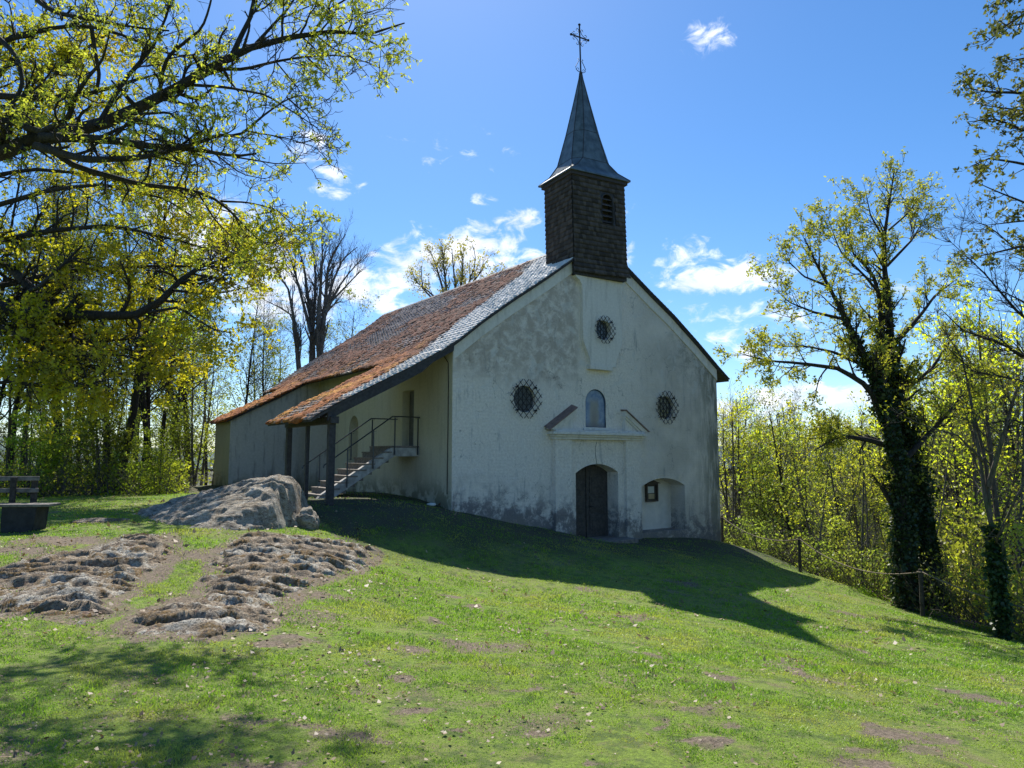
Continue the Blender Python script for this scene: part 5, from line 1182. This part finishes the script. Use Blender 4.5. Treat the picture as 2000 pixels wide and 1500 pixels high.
PR = {
 'tall': [grown('broadleaf_tree', 13, .17, 101, (m_lf_dark, 4, .10, .11, .6, .38), m_bark, c0=.30), grown('broadleaf_tree', 12, .11, 102, (m_lf_green, 4, .10, .11, .6, .42), m_bark, c0=.35), grown('broadleaf_tree', 14, .12, 103, (m_lf_green, 4, .10, .11, .6, .4), m_bark, c0=.2, stems=2)],
 'lime': [grown('young_tree', 9, .09, 111, (m_lf_lime, 5, .09, .11, .6, .7), m_bark2, c0=.12, spread=1.25, updir=.02, d1=2.0), grown('young_tree', 8, .075, 112, (m_lf_green, 5, .09, .11, .6, .7), m_bark2, c0=.1, spread=1.2, stems=2, updir=.02, d1=2.0), grown('young_tree', 9.5, .1, 113, (m_lf_yellow, 4, .09, .10, .6, .6), m_bark2, c0=.2, spread=1.2, d1=2.0)],
 'thin': [grown('bare_sapling', 9, .07, 121, None, m_bark3, c0=.15, spread=.7, updir=.15, d2=4), grown('budding_sapling', 8.5, .07, 122, (m_lf_yellow, 3, .07, .08, .5, .4), m_bark2, c0=.15, spread=.8, stems=2, updir=.12, d2=4)],
 'low': [grown('shrub', 3.0, .03, 131, (m_lf_lime, 6, .10, .10, .6, .9), m_bark2, c0=.05, spread=1.2, stems=4, d1=3.4, d2=5, d3=4, updir=.02), grown('shrub', 3.4, .035, 132, (m_lf_dark, 6, .10, .10, .6, .95), m_bark2, c0=.05, spread=1.2, stems=4, d1=3.4, d2=5, d3=4, updir=.02), grown('bare_shrub', 2.8, .03, 133, (m_lf_yellow, 2, .08, .08, .5, .3), m_bark2, c0=.05, spread=1.1, stems=5, d1=2.4, d2=4, d3=2.4, updir=.08)]}
USED = set()
DESC = {'tall': ['tall tree with dense dull leaves', 'tall tree with fresh green leaves', 'tall forked tree with dull leaves'],
        'lime': ['slender lime-leaved tree', 'twin-stemmed green tree', 'thinly lime-leaved tree'],
        'thin': ['thin leafless sapling', 'twin-stemmed budding sapling'],
        'low': ['low shrub with lime green leaves', 'low shrub with dull dark green leaves', 'twiggy almost leafless shrub']}


def where(px, y):
    lm = [(-400, 60, 'behind the bench'), (60, 180, 'just right of the bench'), (180, 300, 'in the wood left of the boulder'), (300, 420, 'left of the low annex'), (420, 560, 'rising behind the low annex roof'), (560, 760, 'behind the mossy roof'), (760, 1400, 'behind the chapel'),
          (1400, 1480, 'right beside the front wall corner'), (1480, 1570, 'left of the middle fence post'), (1570, 1690, 'right of the middle fence post'), (1690, 1800, 'left of the ivy-clad tree'), (1800, 1910, 'right of the ivy-clad tree'), (1910, 2600, 'at the right border of the wood')]
    for a, b, t in lm:
        if a <= px < b: return t
    return 'in the wood'


PLACED = []
def put(kind, i, px, Y, sc=1.0, rz=None, rg=None):
    r = ray(px, 890); x = r[0] / r[1] * Y; z = float(height(x, Y)[0])
    if 385 < px < 760 and Y < 38: return
    
    if 1395 < px < 1720 and kind != 'low':   # crowns of the slope wood stay below the gable's eave
        hh = {'tall': 14.5, 'lime': 10.5, 'thin': 10.5}[kind]; sc = min(sc, (EYE + (890 - (735 if kind == 'thin' else 765)) / 1360 * Y - z) / hh)
    PLACED.append((kind, i, px, Y, x, z, sc))


rg = np.random.default_rng(77)
# named trunks of the left wood
for kind, i, px, Y, sc in [('tall', 0, 232, 25.5, 1.0), ('tall', 2, 300, 28, .95), ('tall', 1, 318, 31, 1), ('tall', 1, 340, 33, .9), ('tall', 0, 372, 34, .9), ('tall', 1, 150, 30, .9), ('tall', 0, 275, 30, .8), ('tall', 1, 25, 27, .8), ('tall', 2, 205, 28, .8), ('tall', 0, 85, 31, .9), ('tall', 0, 130, 27, 1.05), ('tall', 1, 50, 29, 1), ('tall', 2, -60, 26, 1.1), ('tall', 1, 470, 40, 1.0), ('tall', 0, 440, 36, .95), ('tall', 2, 190, 33, 1.05), ('tall', 1, 100, 36, 1.1), ('tall', 0, 15, 35, 1.1), ('tall', 0, 265, 38, 1.1), ('tall', 2, 370, 41, 1.05), ('tall', 1, 500, 46, 1.0), ('tall', 1, 668, 47, 1.32), ('tall', 1, 705, 50, 1.2), ('tall', 1, 545, 46, 1.05), ('tall', 1, 625, 52, 1.25), ('tall', 1, 510, 43, 1.05), ('tall', 0, 150, 44, 1.2), ('tall', 1, 330, 48, 1.15), ('tall', 0, 60, 46, 1.2)]:
    put(kind, i, px, Y, sc)
for k in range(30):
    px = -120 + 560 * ((k * .618) % 1); Y = 25 + 20 * rg.random(); put('lime' if rg.random() < .5 else 'thin', int(rg.integers(0, 2)), px, Y, .55 + .35 * rg.random())
for k in range(13):
    px = -100 + 540 * ((k * .618 + .3) % 1); Y = 24 + 9 * rg.random(); put('low', 1 if rg.random() < .6 else int(rg.integers(0, 3)), px, Y, .6 + .5 * rg.random())
# right slope
for k in range(80):
    px = 1412 + 640 * ((k * .618 + .1) % 1); Y = 22 + 30 * rg.random() ** 1.1; Y = max(Y, 26.5 + 8 * (px < 1500) if px < 1570 else Y)
    if 1720 < px < 1860 and Y < 22: Y += 5
    ty = np.interp(px, [1412, 1500, 1620, 1750, 1850, 2050], [790, 800, 770, 790, 720, 640]) + 110 * rg.random() ** 1.3; r_ = ray(px, ty); x_ = ray(px, 890)[0] * Y
    sc_ = float(np.clip((EYE + r_[2] / r_[1] * Y - height(x_, Y)[0]) / 8.8, .5, 2.1)); kk = 'lime' if rg.random() < .6 else 'thin'
    put(kk, int(rg.integers(0, 3)), px, Y, sc_)
for px, Y, ty in [(1432, 38, 800), (1500, 36, 815), (1555, 33, 800), (1618, 30, 815), (1672, 34, 760), (1712, 28, 830), (1868, 27, 720), (1925, 30, 660), (1985, 26, 700), (1590, 44, 775), (1460, 48, 770), (1820, 40, 760)]:
    r_ = ray(px, ty); x_ = ray(px, 890)[0] * Y; put('tall', int(rg.integers(0, 3)), px, Y, float((EYE + r_[2] / r_[1] * Y - height(x_, Y)[0]) / 13))
for k in range(46):
    px = 1415 + 640 * ((k * .618 + .5) % 1); Y = np.interp(px, [1415, 1563, 1800, 2050], [31, 25.5, 19.8, 15.5]) + 7 * rg.random(); put('low', 0 if rg.random() < .5 else 2, px, Y, .7 + .5 * rg.random())
for px, Y, sc in [(1425, 34, 1.5), (1445, 40, 1.75), (1480, 44, 1.9), (1535, 48, 2.0), (1860, 30, 1.6), (1935, 27, 1.5), (1620, 40, 1.6)]: put('thin', 0, px, Y, sc)
# beyond the chapel, seen left of it between the stems
for kind, i, px, Y, sc in [('lime', 2, 350, 36, .8), ('lime', 0, 392, 39, 1.0), ('tall', 1, 402, 41, .9), ('thin', 1, 380, 39, 1.0), ('lime', 1, 408, 44, 1.1)]: put(kind, i, px, Y, sc)
cnt = {}
for (kind, i, px, Y, x, z, sc) in sorted(PLACED, key=lambda q: q[2]):
    lst = PR[kind]; i = i % len(lst); w_ = where(px, Y); depth = 'near' if Y < 28 else ('further back' if Y < 38 else 'far back')
    lab = '%s %s, %s' % (DESC[kind][i], w_, depth if kind != 'low' else 'low down')
    grp = {'tall': 'tall trees of the woods around the chapel', 'lime': 'young leafy trees of the woods', 'thin': 'thin saplings of the woods', 'low': 'shrubs along the edge of the woods'}[kind]
    if (kind, i) not in USED:
        USED.add((kind, i)); r = lst[i]; r.location = (x, Y, z); r.rotation_euler[2] = rg.random() * 6.28; r.scale = (sc, sc, sc * (.93 + .14 * rg.random())); r['label'] = lab; r['category'] = 'shrub' if kind == 'low' else 'tree'; r['group'] = grp
    else:
        r = copy_tree(lst[i], (x, Y, z), rg.random() * 6.28, (sc, sc, sc * (.93 + .14 * rg.random())), lab, grp)
        if kind == 'low': r['category'] = 'shrub'
for kind in PR:
    for i, r in enumerate(PR[kind]):
        if (kind, i) not in USED:
            for c in list(r.children): bpy.data.objects.remove(c)
            bpy.data.objects.remove(r)


# undergrowth and far wood that nobody could count
def brush(name, n, fx, zr, mat, ln, seed, label, cat):
    rg = np.random.default_rng(seed); x, y = fx(n, rg); z = height(x, y); top = np.clip(.62 + .5 * fbm(p3(x, y) * .16, 3, seed + 1), .15, 1.1) if zr[1] > 5 else 1.0; P = np.stack([x, y, z + zr[0] + (zr[1] - zr[0]) * top * rg.random(len(x)) ** (.6 if zr[1] > 5 else 1.5)], -1)
    k = fbm(P * .9, 3, seed) + rg.random(len(x)) * .9 > .3; P = P[k]; n = len(P); A = rvec(n, rg); B = unit(np.cross(A, rvec(n, rg))); l = ln * (.6 + .8 * rg.random(n)) * (np.clip(P[:, 1] / 90, .3, 2) if ln > .3 else 1); V, F = kites(P, A, B, l, l * .65)
    tag(npmesh(name, V, [F], mat), label, cat, kind='stuff')
def fleft(n, rg):
    y = 24 + 14 * rg.random(n) ** 1.5; x = -y * (.46 + .4 * rg.random(n)); return x, y
def fright(n, rg):
    y = 10 + 26 * rg.random(n); x = np.interp(y, FENCE_Y, FENCE_X) + .5 + 9 * rg.random(n) ** 1.6; return x, y
brush('undergrowth', 26000, fleft, (0, 1.1), m_lf_dark, .10, 51, 'dark low undergrowth at the foot of the left wood', 'undergrowth')
brush('undergrowth', 60000, fright, (0, 1.3), m_lf_green, .09, 52, 'green low undergrowth on the slope beyond the fence', 'undergrowth')
def ffl(n, rg): y = 12 + 9.5 * rg.random(n); x = np.interp(y, FENCE_Y, FENCE_X) + .15 + .55 * rg.random(n); return x, y
brush('wildflowers', 5000, ffl, (.0, .16), m_fl, .035, 53, 'small lilac wildflowers along the lawn edge under the rope', 'wildflowers')
brush('edge_plants', 14000, ffl, (.0, .14), m_grass, .05, 54, 'low leafy plants along the lawn edge under the rope', 'plants')
# dead brushwood (tangled dry twigs) on the slope
def twigs(name, n, fx, seed, mat, label, h=2.0):
    rg = np.random.default_rng(seed); x, y = fx(n, rg); z = height(x, y); S = np.stack([x, y, z], -1); d = unit(rvec(n, rg) * [1, 1, .5] + [0, 0, .9]); ln = h * (.3 + .7 * rg.random(n)); out = [S]; p = S
    for k in range(4): d = unit(d + rg.normal(size=(n, 3)) * .16); p = p + d * (ln / 4)[:, None]; out.append(p)
    P = np.stack(out, 1); R = np.linspace(.011, .004, 5)[None] * np.ones((n, 1)); c1 = children(P, R, rg, 2.6, .3, .8, (25, 50), .3, 4, .2, (0, 0, .05))
    a1 = tubes(P, R, 3); a2 = tubes(*c1, 3); tag(npmesh(name, np.concatenate([a1[0], a2[0]]), [np.concatenate([a1[1], a2[1] + len(a1[0])])], mat), label, 'brushwood', kind='stuff')
twigs('brushwood', 3600, fright, 61, m_bark2, 'thin brown tangled brushwood on the slope beyond the fence', 2.4)
twigs('brushwood', 1500, fleft, 62, m_bark3, 'thin grey tangled brushwood at the foot of the left wood', 1.6)

def ffar_r(n, rg): y = 30 + 170 * rg.random(n) ** 1.6; x = y * (.32 + .52 * rg.random(n)); return x, y
def ffar_l(n, rg): y = 50 + 150 * rg.random(n) ** 1.6; x = -y * (.02 + .85 * rg.random(n)); return x, y
brush('distant_wood', 70000, ffar_r, (0, 8.5), m_lf_green, .42, 71, 'hazy mass of fresh green treetops far down the slope on the right', 'distant wood')
brush('distant_wood', 50000, ffar_l, (0, 9), m_lf_dark, .5, 72, 'mass of treetops far behind the wood on the left', 'distant wood')
